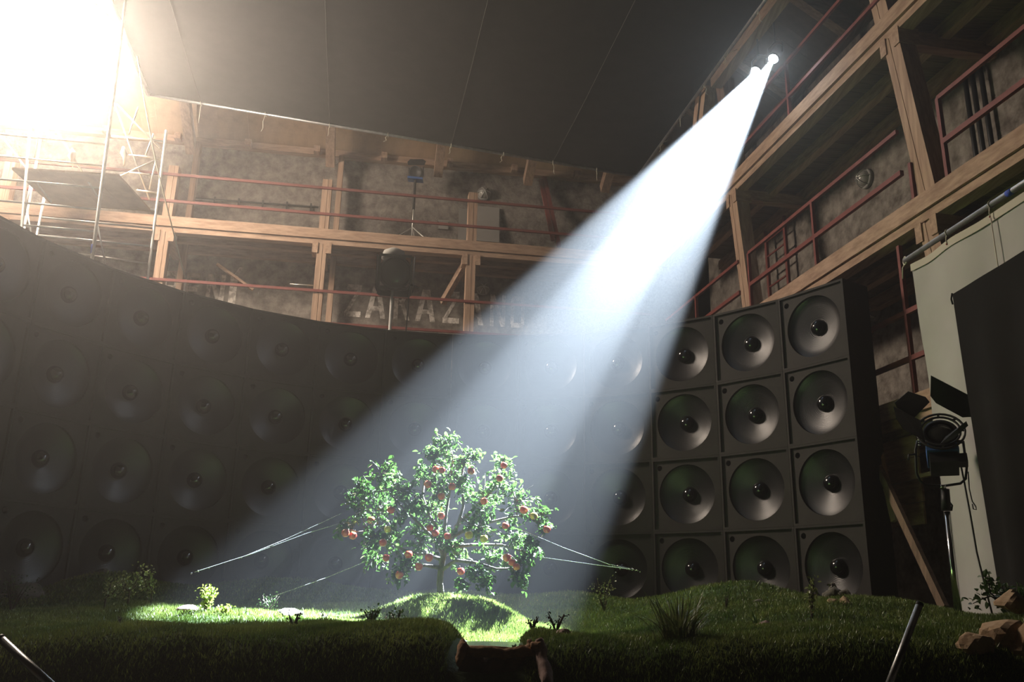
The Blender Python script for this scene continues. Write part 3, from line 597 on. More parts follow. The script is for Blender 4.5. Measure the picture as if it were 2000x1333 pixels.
front = lambda px, py: min([TY + dy - 0.9 * math.sqrt(max(0, (r * 8.5 / FPX) ** 2 - (math.hypot(px - x, py - y) * 8.5 / FPX) ** 2)) for x, y, r, dy in lobes if math.hypot(px - x, py - y) < r] or [TY - 0.05])
for px, py, ds in apples:
    p = at(px, py, front(px, py) + (0.06 if 'hidden' in ds or 'dim' in ds or 'deep' in ds else 0.09 if 'left of a close' in ds else 0.015))
    kind = 'yellow' in ds or 'pale' in ds
    t = thing('apple', p, ('apple ' if kind or 'red' in ds or 'orange' in ds else 'red apple ') + ds, 'apple', 'apples on the tree')
    t.rotation_euler = (random.uniform(-.3, .3), random.uniform(-.3, .3), random.uniform(0, 6)); s = random.uniform(0.88, 1.1); t.scale = (s, s, s)
    inst('skin', ap_me2 if kind else ap_me, t, (0, 0, 0)); inst('stem', st_me, t, (0, 0, 0))
# glittering guy wires
def wire(pts, label):
    P = [at(*p) for p in pts]; m = MB(); out = []
    for i in range(len(P) - 1):
        for k in range(10): out.append(P[i].lerp(P[i + 1], k / 10))
    out.append(P[-1]); m.path(out, 0.0022, 5); t = thing('guy_wire', P[-1], label, 'wire', 'glittering wires from the tree'); m.build('strand', 'wire', t)
    b = MB()
    for p in out[::1]:
        for k in range(2):
            if random.random() < 0.7: b.lathe([(0, -.006), (.004, 0), (0, .006)], p + V((0, 0, 0)) + (out[1] - out[0]) * random.random(), UP, 6)
    if b.v: b.build('glints', 'chrome', t)['kind'] = 'stuff'
wire([(668, 1003, 8.2), (560, 1053, 7.9), (480, 1086, 7.6), (380, 1118, 7.3)], 'upper glittering wire from the tree to the left')
wire([(690, 1015, 8.25), (600, 1042, 8.0), (480, 1087, 7.65)], 'second glittering wire from the tree to the left')
wire([(720, 1095, 8.2), (640, 1128, 8.0), (535, 1165, 7.7)], 'lowest faint wire from the tree down to the left')
wire([(1010, 1032, 8.2), (1100, 1070, 7.9), (1190, 1103, 7.6), (1240, 1113, 7.5)], 'upper glittering wire from the tree to the right')
wire([(1050, 1088, 8.2), (1150, 1102, 7.8), (1235, 1113, 7.5)], 'lower thin wire from the tree to the right')
# ================================================================== PLANTS AND ROCKS
def ground_at(px, py, Y): p = at(px, py, Y); p.z = hz(p.x, p.y); return p
def shrub(name, px, py, Y, hpx, wpx, n, lf, label, stems=4, ls=(0.016, 0.03), trunk=0.0, cat='shrub'):
    b = ground_at(px, py, Y); k = Y * 1.02 / FPX; Hh, Ww = hpx * k, wpx * k; t = thing(name, b, label, cat)
    m = MB(); tips = []
    for i in range(stems):
        a = random.uniform(0, 2 * PI); e = b + V((math.cos(a) * Ww * random.uniform(.1, .45), math.sin(a) * Ww * random.uniform(.1, .4), Hh * random.uniform(.6, .95)))
        mid = b.lerp(e, .5) + V((0, 0, .05 * Hh)); base = b - UP * .02
        st = MB().path([base, b + UP * Hh * trunk, mid, e], [.010 * Hh / .4 + .002, .007, .005, .002], 5); st.build('stem', 'stem', t)
        for f in np.linspace(max(.25, trunk), 1, 10): tips.append(b.lerp(mid, f * 2) if f < .5 else mid.lerp(e, f * 2 - 1))
    vs, fs = leaf_geo(1.0)
    for i in range(n):
        p = random.choice(tips) + V((random.gauss(0, Ww * .1), random.gauss(0, Ww * .1), random.gauss(0, Hh * .06)))
        rot = Euler((random.gauss(0, .8), random.gauss(0, .8), random.uniform(0, 2 * PI))).to_quaternion(); s = random.uniform(*ls)
        m.add([p + rot @ (v * s) for v in vs], fs, True)
    if n: m.build('foliage', lf, t)['kind'] = 'stuff'
    return t
shrub('small_tree', 203, 1194, 7.4, 62, 60, 150, 'shrub_leaf', 'leftmost of three small dim trees on the left hill', 4, trunk=.35, cat='tree')
shrub('small_tree', 249, 1186, 7.6, 78, 66, 210, 'shrub_leaf', 'tallest, middle of three small dim trees on the left hill', 5, trunk=.35, cat='tree')
shrub('small_tree', 294, 1184, 7.8, 72, 44, 140, 'shrub_leaf', 'rightmost of three small dim trees on the left hill', 4, trunk=.35, cat='tree')
shrub('lime_bush', 400, 1196, 7.0, 52, 44, 240, 'lime_leaf', 'bright lime green bush at the left end of the lit grass', 6, (.014, .03))
shrub('low_bush', 436, 1198, 6.9, 18, 46, 130, 'lime_leaf', 'low lit green bush right of the lime green bush', 6, (.012, .022))
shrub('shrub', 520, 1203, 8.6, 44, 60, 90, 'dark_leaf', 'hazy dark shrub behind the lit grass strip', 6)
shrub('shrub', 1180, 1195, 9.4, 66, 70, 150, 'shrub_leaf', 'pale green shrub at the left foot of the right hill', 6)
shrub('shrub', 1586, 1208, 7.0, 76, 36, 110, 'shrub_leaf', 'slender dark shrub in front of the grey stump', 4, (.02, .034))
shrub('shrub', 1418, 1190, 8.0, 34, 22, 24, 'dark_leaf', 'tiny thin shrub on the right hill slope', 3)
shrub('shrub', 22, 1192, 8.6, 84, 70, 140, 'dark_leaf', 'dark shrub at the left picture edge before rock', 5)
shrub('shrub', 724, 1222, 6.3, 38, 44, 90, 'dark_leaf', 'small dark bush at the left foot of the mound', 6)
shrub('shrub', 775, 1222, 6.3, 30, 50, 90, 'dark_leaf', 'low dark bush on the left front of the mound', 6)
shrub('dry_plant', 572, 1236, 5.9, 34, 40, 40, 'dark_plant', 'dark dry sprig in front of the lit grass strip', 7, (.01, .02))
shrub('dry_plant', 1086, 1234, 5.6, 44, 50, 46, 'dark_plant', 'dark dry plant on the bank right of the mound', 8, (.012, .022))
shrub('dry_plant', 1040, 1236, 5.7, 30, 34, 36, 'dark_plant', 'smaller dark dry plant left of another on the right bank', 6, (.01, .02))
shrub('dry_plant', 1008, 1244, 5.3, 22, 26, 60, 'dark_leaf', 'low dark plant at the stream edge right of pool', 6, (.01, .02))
shrub('dry_plant', 233, 1222, 6.0, 26, 14, 10, 'dark_plant', 'tiny dark dry stalks on the left foreground grass', 4, (.01, .016))
shrub('white_sprig', 632, 1214, 6.9, 18, 24, 26, 'sprig', 'small silvery sprig at the right of the lit grass', 6, (.01, .02))
shrub('white_sprig', 850, 1231, 6.2, 20, 60, 60, 'sprig', 'silvery white flowers at the foot of the mound', 9, (.008, .016))
shrub('white_sprig', 270, 1222, 6.2, 8, 26, 30, 'lime_leaf', 'low bright green patch of leaves left of the lit grass', 5, (.01, .02))
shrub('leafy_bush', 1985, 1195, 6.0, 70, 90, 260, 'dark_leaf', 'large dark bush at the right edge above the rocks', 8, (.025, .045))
# long leafy twig in front of the muslin
tw = thing('leafy_branch', at(1945, 1190, 5.9), 'dark leafy twig sticking out before the white muslin', 'branch')
P = [at(1960, 1180, 6.0), at(1935, 1165, 5.95), at(1915, 1172, 5.9), at(1900, 1180, 5.9)]; MB().path(P, [.006, .005, .004, .002], 6).build('stem', 'stem', tw)
P2 = [at(1960, 1180, 6.0), at(1935, 1160, 5.95), at(1930, 1135, 5.9), at(1935, 1128, 5.9)]; MB().path(P2, [.006, .005, .004, .002], 6).build('stem', 'stem', tw)
lm2 = MB().add(lvs, lfs, True).mesh('leaf', 'dark_leaf')
for k in range(60):
    P_ = random.choice([P, P2, P2]); i = random.randint(1, 2); p = P_[i].lerp(P_[i + 1], random.random()) + V((random.gauss(0, .025), random.gauss(0, .03), random.gauss(0, .025)))
    s = random.uniform(.03, .05); inst('leaf', lm2, tw, p - V(tw['_o']), Euler((random.gauss(0, .8), random.gauss(0, .8), random.uniform(0, 6.3))).to_quaternion(), (s, s, s))
# reedy tufts: every blade a piece
def tuft(px, py, Y, hpx, spread, n, label, m_='reed'):
    b = ground_at(px, py, Y); k = Y * 1.02 / FPX; t = thing('grass_tuft', b, label, 'grass tuft')
    mes = []
    for j in range(5):
        bend = 0.1 + 0.2 * j; m = MB(); vs = []
        for i in range(7):
            f = i / 6; w = 0.016 * (1 - f) ** .7 + .0006; x = bend * f * f; z = f * (1 - .25 * bend * f); vs += [V((x, -w, z)), V((x, w, z))]
        m.add(vs, [(2 * i, 2 * i + 1, 2 * i + 3, 2 * i + 2) for i in range(6)], True); mes.append(m.mesh('blade', m_))
    for i in range(n):
        j = random.randrange(5); s = hpx * k * random.uniform(.4, 1.08); a = random.uniform(0, 2 * PI); rr = spread * k * random.random()
        rot = Euler((random.gauss(0, .12), random.uniform(-.1, .42), a)).to_quaternion()
        inst('blade', mes[j], t, (math.cos(a) * rr, math.sin(a) * rr * .6, -0.01), rot, (s, s * 1.6, s))
tuft(1328, 1262, 5.2, 96, 46, 170, 'big dark clump of long grass in the right foreground')
tuft(1480, 1222, 6.2, 44, 12, 16, 'few upright dark reeds beside a small rock on the right', 'dark_leaf')
tuft(1330, 1240, 5.5, 66, 20, 30, 'pale thin reeds behind the big clump of long grass')
def rock(px, py, Y, wpx, hpx, label, mt='rock', seed=1, lift=0.0):
    k = Y * 1.02 / FPX; c = at(px, py, Y); bm = bmesh.new(); bmesh.ops.create_icosphere(bm, subdivisions=3, radius=1)
    for v in bm.verts:
        d = v.co.copy(); q = d * 1.1 + V((seed * 7.3, seed * 3.1, 0)); f = 1 + .28 * mnoise.noise(q) + .12 * mnoise.noise(q * 2.7) + .05 * mnoise.noise(q * 6)
        for pl in range(7):   # chop planar facets
            h = V((math.sin(seed * 3 + pl * 2.4), math.cos(seed * 1.7 + pl * 1.9), math.sin(seed + pl * 1.3))).normalized(); dd = (d * f).dot(h)
            if dd > .66: f *= .66 / dd
        v.co = V((d.x * f * wpx * k / 2 * 1.4, d.y * f * wpx * k / 2 * 1.1, d.z * f * hpx * k / 2 * 1.4))
    me = bpy.data.meshes.new('rock'); bm.to_mesh(me); bm.free(); me.materials.append(MAT[mt])
    o = bpy.data.objects.new('rock', me); C.objects.link(o); c.z = max(hz(c.x, c.y) + hpx * k * 0.28, c.z - hpx * k * 0.3) if False else hz(c.x, c.y) + hpx * k * 0.10 + lift; o.location = c; return tag(o, label, 'rock', 'rocks on the grass')
rock(1902, 1244, 4.9, 54, 40, 'light sandstone rock left of the big sandstone block', seed=1)
rock(1950, 1236, 5.0, 74, 62, 'big square sandstone block at the right edge', seed=5)
rock(1996, 1232, 4.9, 40, 70, 'sandstone rock cut by the right picture edge', seed=3)
rock(1978, 1198, 5.3, 48, 34, 'sandstone rock resting on top of the big block', seed=8, lift=0.17)
rock(1626, 1178, 7.6, 16, 12, 'left small pale stone before the grey stump', seed=2)
rock(1650, 1172, 7.6, 16, 16, 'upper small pale stone before the grey stump', seed=4)
rock(1654, 1180, 7.5, 14, 10, 'lower right small pale stone before the grey stump', seed=6)
rock(1494, 1219, 6.1, 32, 14, 'reddish small rock lying by the dark reeds', 'rock_pink', seed=7)
rock(1100, 1243, 5.3, 24, 15, 'small pinkish rock on the bank right of the dam', 'rock_pink', seed=9)
rock(368, 1192, 7.1, 36, 18, 'rounded pinkish stone left of the lime bush', 'rock_pink', seed=10)
rock(567, 1206, 6.95, 38, 20, 'flat grey brown stone at the back of the lit grass', 'rock_grey', seed=11)
rock(704, 1194, 7.6, 14, 13, 'small pale pink stone left of the mound', 'rock_pink', seed=12)
rock(52, 1152, 9.6, 50, 44, 'dim brown boulder on the far left hill', 'rock_grey', seed=13)
rock(196, 1117, 10.4, 30, 16, 'dim brown stone on the crest of far left hill', 'rock_grey', seed=14)
rock(1480, 1168, 8.4, 20, 8, 'dim flat stone on the right hill slope', 'rock_grey', seed=15)
t = thing('tree_stump', ground_at(1630, 1165, 8.3), 'grey weathered stump on the right hill before speakers', 'stump')
gnarl([at(1627, 1172, 8.3), at(1627, 1155, 8.3), at(1624, 1140, 8.3)], [.11, .05, .035], 'trunk', 'rock_grey', t, .3)
gnarl([at(1612, 1168, 8.25), at(1630, 1160, 8.25), at(1648, 1168, 8.2)], [.04, .06, .03], 'root', 'rock_grey', t, .3)
gnarl([at(1638, 1165, 8.2), at(1652, 1160, 8.2), at(1662, 1170, 8.15)], [.03, .04, .02], 'root', 'rock_grey', t, .3)
# foreground metal tubes
t = thing('metal_tube', at(1735, 1345, 3.4), 'grey metal tube slanting up in the right foreground', 'tube')
a_, b_ = at(1724, 1370, 3.4), at(1795, 1184, 3.5); MB().path([a_, b_], .0135, 12).build('tube', 'pipe', t); MB().lathe([(.010, 0), (.0142, 0), (.0142, .012), (.010, .012)], b_, (b_ - a_), 14).build('end_ring', 'black_metal', t)
t = thing('metal_tube', at(110, 1345, 3.0), 'dark metal tube slanting down in the left foreground corner', 'tube')
a_, b_ = at(125, 1362, 3.0), at(4, 1250, 3.1); MB().path([a_, b_], .013, 12).build('tube', 'pipe', t); MB().lathe([(.009, 0), (.0138, 0), (.0138, .012), (.009, .012)], b_, (b_ - a_), 14).build('end_ring', 'black_metal', t)
# ================================================================== MUSLIN, DRAPE
mz = 3.4; ma = atZ(1768, 515, mz); mb_ = atZ(2000, 365, mz); md = (mb_ - ma).normalized(); mnrm = UP.cross(md).normalized()
ms = thing('muslin_sheet', V((ma.x, ma.y, -0.2)), 'white muslin sheet hanging from a pipe at the right', 'sheet')
mleft = ma + md * 0.10
m = MB(); nu, nv = 40, 30; vs = []; wid = 3.4
for i in range(nu + 1):
    for j in range(nv + 1):
        u, v = i / nu, j / nv; z = (mz - 0.05) * (1 - v) - 0.55 * v
        f = 0.03 * math.sin(u * 23 + 1.5 * v) * (0.3 + v) + 0.02 * mnoise.noise(V((u * 6, v * 5, 0)))
        sag = 0.008 * math.sin(u * wid / 0.62 * PI) ** 2 * (1 - v) ** 4
        vs.append(V((mleft.x, mleft.y, 0)) + md * (u * wid + 0.03 * math.sin(v * 4) * (1 - u)) + mnrm * f + UP * (z - sag))
m.add(vs, [(i * (nv + 1) + j, i * (nv + 1) + j + 1, (i + 1) * (nv + 1) + j + 1, (i + 1) * (nv + 1) + j) for i in range(nu) for j in range(nv)], True); m.build('cloth', 'muslin', ms)
side = -1 if (mnrm.dot(V((0, 0, 0)) - ma) < 0) else 1
fn = mnrm * side
hm = MB(); vs = []
for i in range(nu + 1):
    u = i / nu; sag = 0.008 * math.sin(u * wid / 0.62 * PI) ** 2; p = V((mleft.x, mleft.y, 0)) + md * (u * wid); f = 0.03 * math.sin(u * 23) * .3 + 0.02 * mnoise.noise(V((u * 6, 0, 0)))
    vs += [p + mnrm * f + fn * .012 + UP * (mz - .05 - sag), p + mnrm * f + fn * .014 + UP * (mz - .125 - sag)]
hm.add(vs, [(2 * i, 2 * i + 1, 2 * i + 3, 2 * i + 2) for i in range(nu)], True); hm.build('hem', 'muslin_hem', ms)
cp = V((mleft.x, mleft.y, 0)) + md * 1.25 + fn * .03
MB().path([cp + UP * (mz - .1), cp + UP * 2.6, cp + UP * 1.0], .006, 4).build('seam', 'muslin_hem', ms)
MB().tube(ma + UP * .03, ma + md * 4 + UP * .03, .026, 12).build('pipe', 'pipe', ms)
MB().tube(ma + md * 1.55 + UP * .03, ma + md * 1.62 + UP * .03, .029, 12).build('tape_band', 'blue_tape', ms)
for k in range(1, 5):
    p = ma + md * (0.10 + 0.62 * k) + UP * .03; m = MB(); m.path([p + fn * .03 * math.cos(t) + UP * .035 * math.sin(t) for t in np.linspace(0, 2 * PI, 10)], .005, 5)
    m.path([p - UP * .03 + fn * .02, p - UP * .08 + fn * .03, p - UP * .12 + fn * .025], .005, 5); m.build('tie', 'string', ms)
    MB().lathe([(0, -.012), (.009, 0), (0, .012)], p - UP * .12 + fn * .03, UP, 8).build('grommet', 'plug_red', ms)
m = MB(); m.path([ma + UP * .03 + V((0, .04 * math.cos(t), .04 * math.sin(t))) for t in np.linspace(0, 2 * PI, 10)], .008, 5); m.path([ma, ma - md * .05 - UP * .03, ma - md * .07 - UP * .14], .007, 5); m.build('end_knot', 'string', ms)
dz = 2.68; da = atZ(1860, 575, dz); db = atZ(2000, 510, dz); dd = (db - da).normalized(); dn = UP.cross(dd).normalized()
dr = thing('black_drape', V((da.x, da.y, -0.4)), 'black molton drape hanging before the white muslin at the right edge', 'drape')
m = MB(); nu, nv = 30, 20; vs = []
low = at(1950, 1185, 6.35); low.z = -0.45
for i in range(nu + 1):
    for j in range(nv + 1):
        u, v = i / nu, j / nv; p0 = da + dd * (u * 3.0); p0.z = dz + 0.30 * u 
        p1 = V((low.x, low.y, -0.45)) + dd * (u * 2.6); p = p0.lerp(p1, v); f = .05 * math.sin(u * 40 + v) * (.05 + v); vs.append(p + dn * f)
m.add(vs, [(i * (nv + 1) + j, i * (nv + 1) + j + 1, (i + 1) * (nv + 1) + j + 1, (i + 1) * (nv + 1) + j) for i in range(nu) for j in range(nv)], True); m.build('cloth', 'drape', dr)
MB().path([da + UP * .01, da - UP * .04 - dd * .02, da - UP * .09 - dd * .01], .008, 5).build('corner_tie', 'drape', dr)
# ================================================================== LAMPS
# fresnel on a stand, right
LY = 7.6
lb = at(1872, 1200, LY); lb.z = hz(lb.x, LY)
fl_ = thing('fresnel_lamp', lb, 'black and blue fresnel lamp with open barn doors on chrome stand at right', 'film lamp')
lc = at(1838, 865, LY); ax = V((-0.35, -0.80, 0.48)).normalized()      # axis towards the set
sx = ax.cross(UP).normalized() * -1; sy = ax.cross(sx) * -1
if sy.z < 0: sy = -sy
K = LY * 1.02 / FPX
def lp(x, y, z): return lc + sx * x + sy * y + ax * z
if sx.x < 0: sx = -sx
MB().lathe([(0, -.16), (.10, -.16), (.125, -.12), (.125, .10), (.14, .11), (.14, .14), (.115, .14)], lc, ax, 24).build('housing', 'black_metal', fl_)
MB().lathe([(.118, .105), (.115, .12), (.09, .138), (.05, .147), (0, .15)], lc, ax, 24).build('lens', 'lens_glass', fl_)
for k in (-1, 1):
    MB().frame_box(lp(-.125 if k < 0 else .105, -.15, -.14), sx * .02, sy * .16, ax * .22).build('side_panel', 'blue_metal', fl_)
MB().frame_box(lp(-.125, -.165, -.14), sx * .25, sy * .03, ax * .25).build('chin_panel', 'blue_metal', fl_)
MB().frame_box(lp(-.11, -.27, -.12), sx * .22, sy * .11, ax * .20).build('ballast_box', 'black_metal', fl_)
MB().frame_box(lp(.11, -.26, -.02), sx * .07, sy * .09, ax * .08).build('switch_block', 'black_metal', fl_)
m = MB()
for r in (.155, .19): m.lathe([(r - .008, .15), (r + .008, .15), (r + .008, .162), (r - .008, .162), (r - .008, .15)], lc, ax, 28)
for t in np.linspace(0, 2 * PI, 8, endpoint=False): m.beam(lp(.15 * math.cos(t), .15 * math.sin(t), .156), lp(.195 * math.cos(t), .195 * math.sin(t), .156), .02, .01, ax)
dfr = m.build('door_frame', 'black_metal', fl_)
def flap(pts, dep): MB().plate([at(x, y, LY + d) for (x, y), d in zip(pts, dep)], .004).build('barn_door', 'black_metal', dfr)
flap([(1818, 734), (1893, 773), (1913, 787), (1896, 815), (1880, 816), (1828, 788), (1817, 774)], [-.30, -.34, -.34, -.18, -.16, -.13, -.16])
flap([(1748, 787), (1774, 765), (1808, 776), (1816, 786), (1786, 816), (1752, 797)], [-.38, -.36, -.26, -.2, -.16, -.32])
flap([(1745, 795), (1760, 803), (1797, 822), (1806, 862), (1790, 853), (1764, 839), (1750, 818)], [-.42, -.36, -.2, -.16, -.24, -.36, -.42])
flap([(1887, 823), (1891, 832), (1862, 858), (1836, 868), (1846, 854)], [-.36, -.36, -.26, -.18, -.16])
yk = [at(1792, 862, LY), at(1788, 880, LY), at(1790, 925, LY), at(1797, 940, LY), at(1808, 948, LY), at(1842, 950, LY), at(1876, 945, LY), at(1886, 936, LY), at(1888, 915, LY), at(1881, 862, LY)]
MB().path(yk, .011, 8).build('yoke', 'black_metal', fl_)
MB().tube(at(1792, 864, LY), at(1810, 862, LY), .016, 8).build('pivot', 'black_metal', fl_); MB().tube(at(1881, 864, LY), at(1864, 862, LY), .016, 8).build('pivot', 'black_metal', fl_)
MB().path([at(1787, 888, LY), at(1775, 889, LY - .03), at(1774, 899, LY - .03)], .009, 6).build('tilt_handle', 'black_metal', fl_)
MB().lathe([(.012, 0), (.026, 0), (.026, .028), (.012, .028)], at(1842, 955, LY), UP, 14).build('spigot', 'chrome', fl_)
MB().path([at(1848, 998, LY), at(1846, 956, LY)], [.040, .034], 12).build('stand_head', 'black_metal', fl_)
MB().path([at(1852, 978, LY), at(1860, 988, LY - .02), at(1858, 998, LY - .02)], .008, 6).build('clamp_lever', 'black_metal', fl_)
MB().path([lb - UP * .05, at(1850, 1000, LY)], [.032, .027], 14).build('stand_pole', 'chrome', fl_)
MB().path([at(1876, 905, LY + .03), at(1883, 940, LY), at(1896, 1010, LY - .02), at(1908, 1080, LY - .02), at(1925, 1150, LY - .05), at(1938, 1200, LY - .1)], .008, 6).build('cable', 'black_metal', fl_)
MB().path([at(1891, 922, LY), at(1893, 955, LY), at(1899, 980, LY), at(1906, 990, LY), at(1907, 996, LY), at(1901, 995, LY), at(1899, 985, LY)], .005, 6).build('safety_cord', 'black_metal', fl_)
m = MB()
for k in range(4): m.lathe([(.008, 0), (.012, .004), (.008, .008)], at(1794 + .6 * k, 856 + 5 * k, LY - .05), UP, 8)
m.build('knob_chain', 'chrome', fl_)
# big fresnel in front of the back gallery
KY = 14.6
t = thing('fresnel_lamp', V((at(766, 600, KY).x, KY, FLOOR_Z)), 'large black fresnel lamp on a tall stand before the painted letters', 'film lamp')
c = at(772, 533, KY); ax2 = V((0.12, -0.93, -0.25)).normalized(); k = KY * 1.05 / FPX
MB().lathe([(0, -.5), (.2, -.5), (.29, -.4), (.29, 0), (.30, .02), (.26, .03)], c, ax2, 28).build('housing', 'black_metal', t)
MB().lathe([(.26, .0), (.24, .02), (.15, .05), (0, .06)], c, ax2, 28).build('lens', 'lens_glass', t)
m = MB(); u2 = ax2.cross(UP).normalized(); w2 = u2.cross(ax2).normalized()
if w2.z < 0: w2 = -w2
for a1, a2 in [((-.28, -.4), (.28, -.4)), ((.28, -.4), (.28, .30)), ((.28, .30), (-.28, .30)), ((-.28, .30), (-.28, -.4))]:
    m.beam(c + u2 * a1[0] + w2 * a1[1] + ax2 * .03, c + u2 * a2[0] + w2 * a2[1] + ax2 * .03, .04, .03, ax2)
m.build('filter_frame', 'black_metal', t)
MB().frame_box(c + u2 * -.26 + w2 * -.40 - ax2 * .4, u2 * .52, w2 * .16, ax2 * .4).build('base_box', 'black_metal', t)
for kx in (-1, 1): MB().plate([c + u2 * kx * .31 + w2 * -.35 + ax2 * .0, c + u2 * kx * .31 + w2 * .26, c + u2 * kx * .33 + w2 * .3 + ax2 * .2, c + u2 * kx * .33 + w2 * -.3 + ax2 * .2], .008).build('barn_door', 'black_metal', t)
MB().lathe([(0, .0), (.22, 0), (.19, .12), (.1, .17), (0, .18)], at(769, 505, KY + .2), UP, 18).build('vent_cowl', 'board_grey', t)
MB().path([at(738, 530, KY + .1), at(737, 560, KY + .1), at(744, 566, KY + .05), at(766, 568, KY), at(792, 566, KY + .05), at(800, 558, KY + .1), at(802, 530, KY + .1)], .018, 8).build('yoke', 'black_metal', t)
pt = at(766, 569, KY); MB().path([V((pt.x, pt.y, FLOOR_Z)), pt], [.034, .026], 10).build('stand_pole', 'galv', t)
MB().path([at(800, 560, KY), at(797, 600, KY), at(792, 660, KY)], .012, 6).build('cable', 'black_metal', t)
MB().path([at(802, 556, KY), at(818, 563, KY)], .02, 6).build('handle', 'black_metal', t)
# small lamp on the upper back gallery
SY = 18.35
t = thing('fresnel_lamp', V((at(806, 440, SY).x, SY, 7.6)), 'small blue and black fresnel lamp on stand on the upper back gallery', 'film lamp')
c = at(812, 337, SY); k = SY * 1.1 / FPX
MB().lathe([(0, -.25), (.11, -.25), (.15, -.2), (.15, .06), (.13, .06), (.12, .04), (0, .05)], c, V((-.1, -.9, -.35)), 20).build('housing', 'black_metal', t)
MB().frame_box(c + V((-.17, -.12, -.20)), V((.34, .06, 0)), V((0, .2, 0)), V((0, 0, .05))).build('side_panel', 'blue_metal', t)
MB().plate([at(797, 322, SY - .2), at(829, 322, SY - .2), at(832, 315, SY - .35), at(826, 311, SY - .4), at(801, 311, SY - .4), at(796, 316, SY - .35)], .008).build('barn_door', 'black_metal', t)
MB().path([at(799, 328, SY), at(799, 345, SY), at(803, 349, SY), at(812, 350, SY), at(823, 348, SY), at(827, 344, SY), at(827, 326, SY)], .014, 6).build('yoke', 'black_metal', t)
pt = at(811, 350, SY); MB().path([V((at(806, 440, SY).x, SY, 7.6)), pt], [.02, .016], 8).build('stand_pole', 'galv', t); MB().path([pt.lerp(V((at(806, 440, SY).x, SY, 7.6)), .45), pt], .03, 8).build('sleeve', 'black_metal', t)
for d in ((-.6, -.1), (.5, -.1), (.1, .4)):
    q = V((at(806, 440, SY).x, SY, 7.6)); MB().tube(q + UP * .5, q + V((d[0], d[1], .02)), .014, 6).build('leg', 'galv', t)
# the two beam lamps under the roof, right
def beam_lamp(pos, aim, label):
    d = (aim - pos).normalized(); t = thing('beam_spotlight', pos, label, 'spotlight', 'beam spotlights under the roof')
    MB().lathe([(0, -.34), (.07, -.34), (.085, -.28), (.085, .0), (.10, .02), (.10, .06), (.078, .06)], pos, d, 20).build('can', 'black_metal', t)
    MB().lathe([(0, .035), (.076, .035)], pos, d, 20).build('lens', 'lit_lens', t)
    a = d.cross(UP).normalized(); top = pos - d * .12
    MB().path([top + a * .11, top + a * .13 + UP * .16, top + UP * .24, top - a * .13 + UP * .16, top - a * .11], .012, 6).build('yoke', 'black_metal', t)
    MB().tube(top + UP * .22, top + UP * 0.78, .016, 6).build('drop_rod', 'black_metal', t)
    MB().lathe([(.03, -.04), (.045, -.02), (.045, .03), (.03, .04)], top + UP * .78, GD, 10).build('clamp', 'galv', t)
beam_lamp(LAMP_A, AIM_A, 'right, nearer of the two glaring white spotlights under the roof')
beam_lamp(LAMP_B, AIM_B, 'left, farther of the two glaring white spotlights under the roof')
bar0 = LAMP_A.lerp(LAMP_B, -2.5) + UP * .84; bar1 = LAMP_A.lerp(LAMP_B, 3.5) + UP * .84
tag(MB().tube(bar0, bar1, .025, 10).build('lighting_bar', 'black_metal', off=(bar0 + bar1) / 2), 'dark pipe under the roof carrying the two beam spotlights', 'pipe')
# ================================================================== SCAFFOLD AND BIG SILK LIGHT, LEFT
Y1, Y2 = 12.6, 13.9
sc = thing('scaffold_tower', V((-6.6, 13.2, FLOOR_Z)), 'metal scaffold tower with rungs behind the left of curved wall', 'scaffold')
def pole(x0, y0, x1, y1, Y, r=.024, nm='pole', drop=True, m_='galv'):
    a, b = at(x0, y0, Y), at(x1, y1, Y)
    if drop: b = b + (b - a) * ((FLOOR_Z - b.z) / (b.z - a.z))
    MB().path([a, b], r, 8).build(nm, m_, sc)
pole(246, 0, 180, 505, Y1, .028); pole(68, 150, 42, 445, Y1); pole(325, 255, 289, 540, Y2); pole(89, 372, 72, 460, Y2)
pole(82, 210, 68, 312, Y2, .016, 'brace', False); pole(61, 352, 48, 420, Y2, .016, 'brace', False)
for a, b in [((0, 262), (210, 283)), ((0, 305), (202, 325)), ((0, 350), (194, 367)), ((0, 392), (188, 409)), ((45, 440), (182, 452))]: pole(*a, *b, Y1, .018, 'rung', False)
for a, b in [((82, 425), (297, 446)), ((76, 460), (291, 481)), ((100, 391), (303, 410)), ((218, 266), (322, 277)), ((252, 303), (310, 309)), ((252, 337), (292, 341)), ((268, 372), (306, 377)), ((150, 496), (288, 515))]: pole(*a, *b, Y2, .018, 'rung', False)
for a, b, Y in [((228, 203), (312, 290), Y2), ((205, 358), (305, 312), Y2), ((96, 232), (190, 383), Y1 + .3), ((10, 275), (100, 395), Y1 + .4), ((216, 182), (292, 390), Y2), ((190, 438), (206, 515), Y1), ((270, 210), (252, 262), Y2), ((300, 262), (283, 308), Y2), ((305, 312), (292, 370), Y2), ((53, 410), (62, 470), Y2)]: pole(*a, *b, Y, .015, 'brace', False)
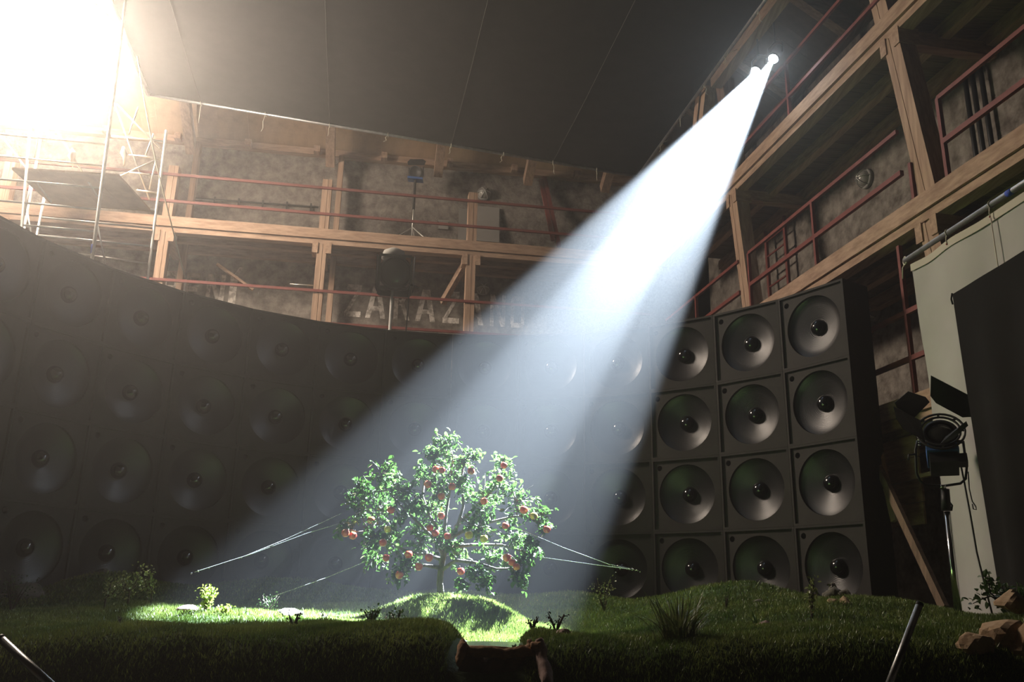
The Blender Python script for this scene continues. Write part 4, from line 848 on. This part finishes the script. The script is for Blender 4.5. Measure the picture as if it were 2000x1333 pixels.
for (q, nm) in [([(102, 400, Y2), (300, 412, Y2), (262, 300, Y1), (22, 286, Y1)], 'deck_board')]:
    P_ = [atZ(x, y, 0) if False else at(x, y, Y) for x, y, Y in q]; zc = P_[0].z
    for i in range(4):
        a0 = at(102 + 48 * i, 401 + 3 * i, Y2); a1 = at(102 + 48 * i + 47.6, 401 + 3 * i + 2.9, Y2); e = V((0, -(Y2 - Y1), 0))
        MB().frame_box(a0, a1 - a0, e, UP * .04).build('deck_board', 'plank', sc)
MB().tube(at(182, 478, Y1 - .001), at(180, 495, Y1 - .001), .031, 8).build('tape_band', 'blue_tape', sc)
for px, py, Y in [(140, 303, Y1 + .3), (240, 300, Y2)]:
    r_ = thing('white_rag', at(px, py, Y), 'white rag tied to the scaffold, %s' % ('left near the silk light' if px < 200 else 'right under the diagonal brace'), 'rag')
    m = MB(); m.path([at(px, py - 12, Y), at(px + 1, py, Y), at(px + 3, py + 8, Y), at(px + 2, py + 24, Y)], [.015, .06, .03, .012], 8); m.v = [tuple(V(v) + mnoise.noise_vector(V(v) * 14) * .03) for v in m.v]; m.build('cloth', 'muslin', r_)
MB_ = MB().path([at(268, 110, 12.9), at(285, 215, 12.9), at(305, 320, 12.8), at(330, 420, 12.6), at(362, 545, 12.4)], .010, 6)
tag(MB_.build('guy_rope', 'string', off=at(362, 545, 12.4)), 'pale rope stretched from overhead cloth corner down past the gallery post', 'rope')
# silk light
pc = at(70, 85, 13.3); pn = (V((1.2, 11.0, 2.0)) - pc).normalized(); pu = UP.cross(pn).normalized(); pv = pn.cross(pu)
hs = 1.22
sl = thing('silk_light', pc - UP * hs, 'huge glaring white silk diffusion panel on the scaffold at upper left', 'film lamp')
MB().plate([pc - pu * hs - pv * hs, pc + pu * hs - pv * hs, pc + pu * hs + pv * hs, pc - pu * hs + pv * hs], .004).build('silk', 'frosted_silk', sl)
for a, b in [((-1, -1), (1, -1)), ((1, -1), (1, 1)), ((1, 1), (-1, 1)), ((-1, 1), (-1, -1))]:
    MB().tube(pc + pu * hs * a[0] + pv * hs * a[1], pc + pu * hs * b[0] + pv * hs * b[1], .02, 8).build('frame_tube', 'galv', sl)
for k in (-1, 1): MB().tube(pc + pu * hs * k - pv * hs, V((pc.x + pu.x * hs * k, pc.y + .3, FLOOR_Z)), .025, 8).build('stand_pole', 'galv', sl)
for o in S.objects:
    if '_o' in o: del o['_o']
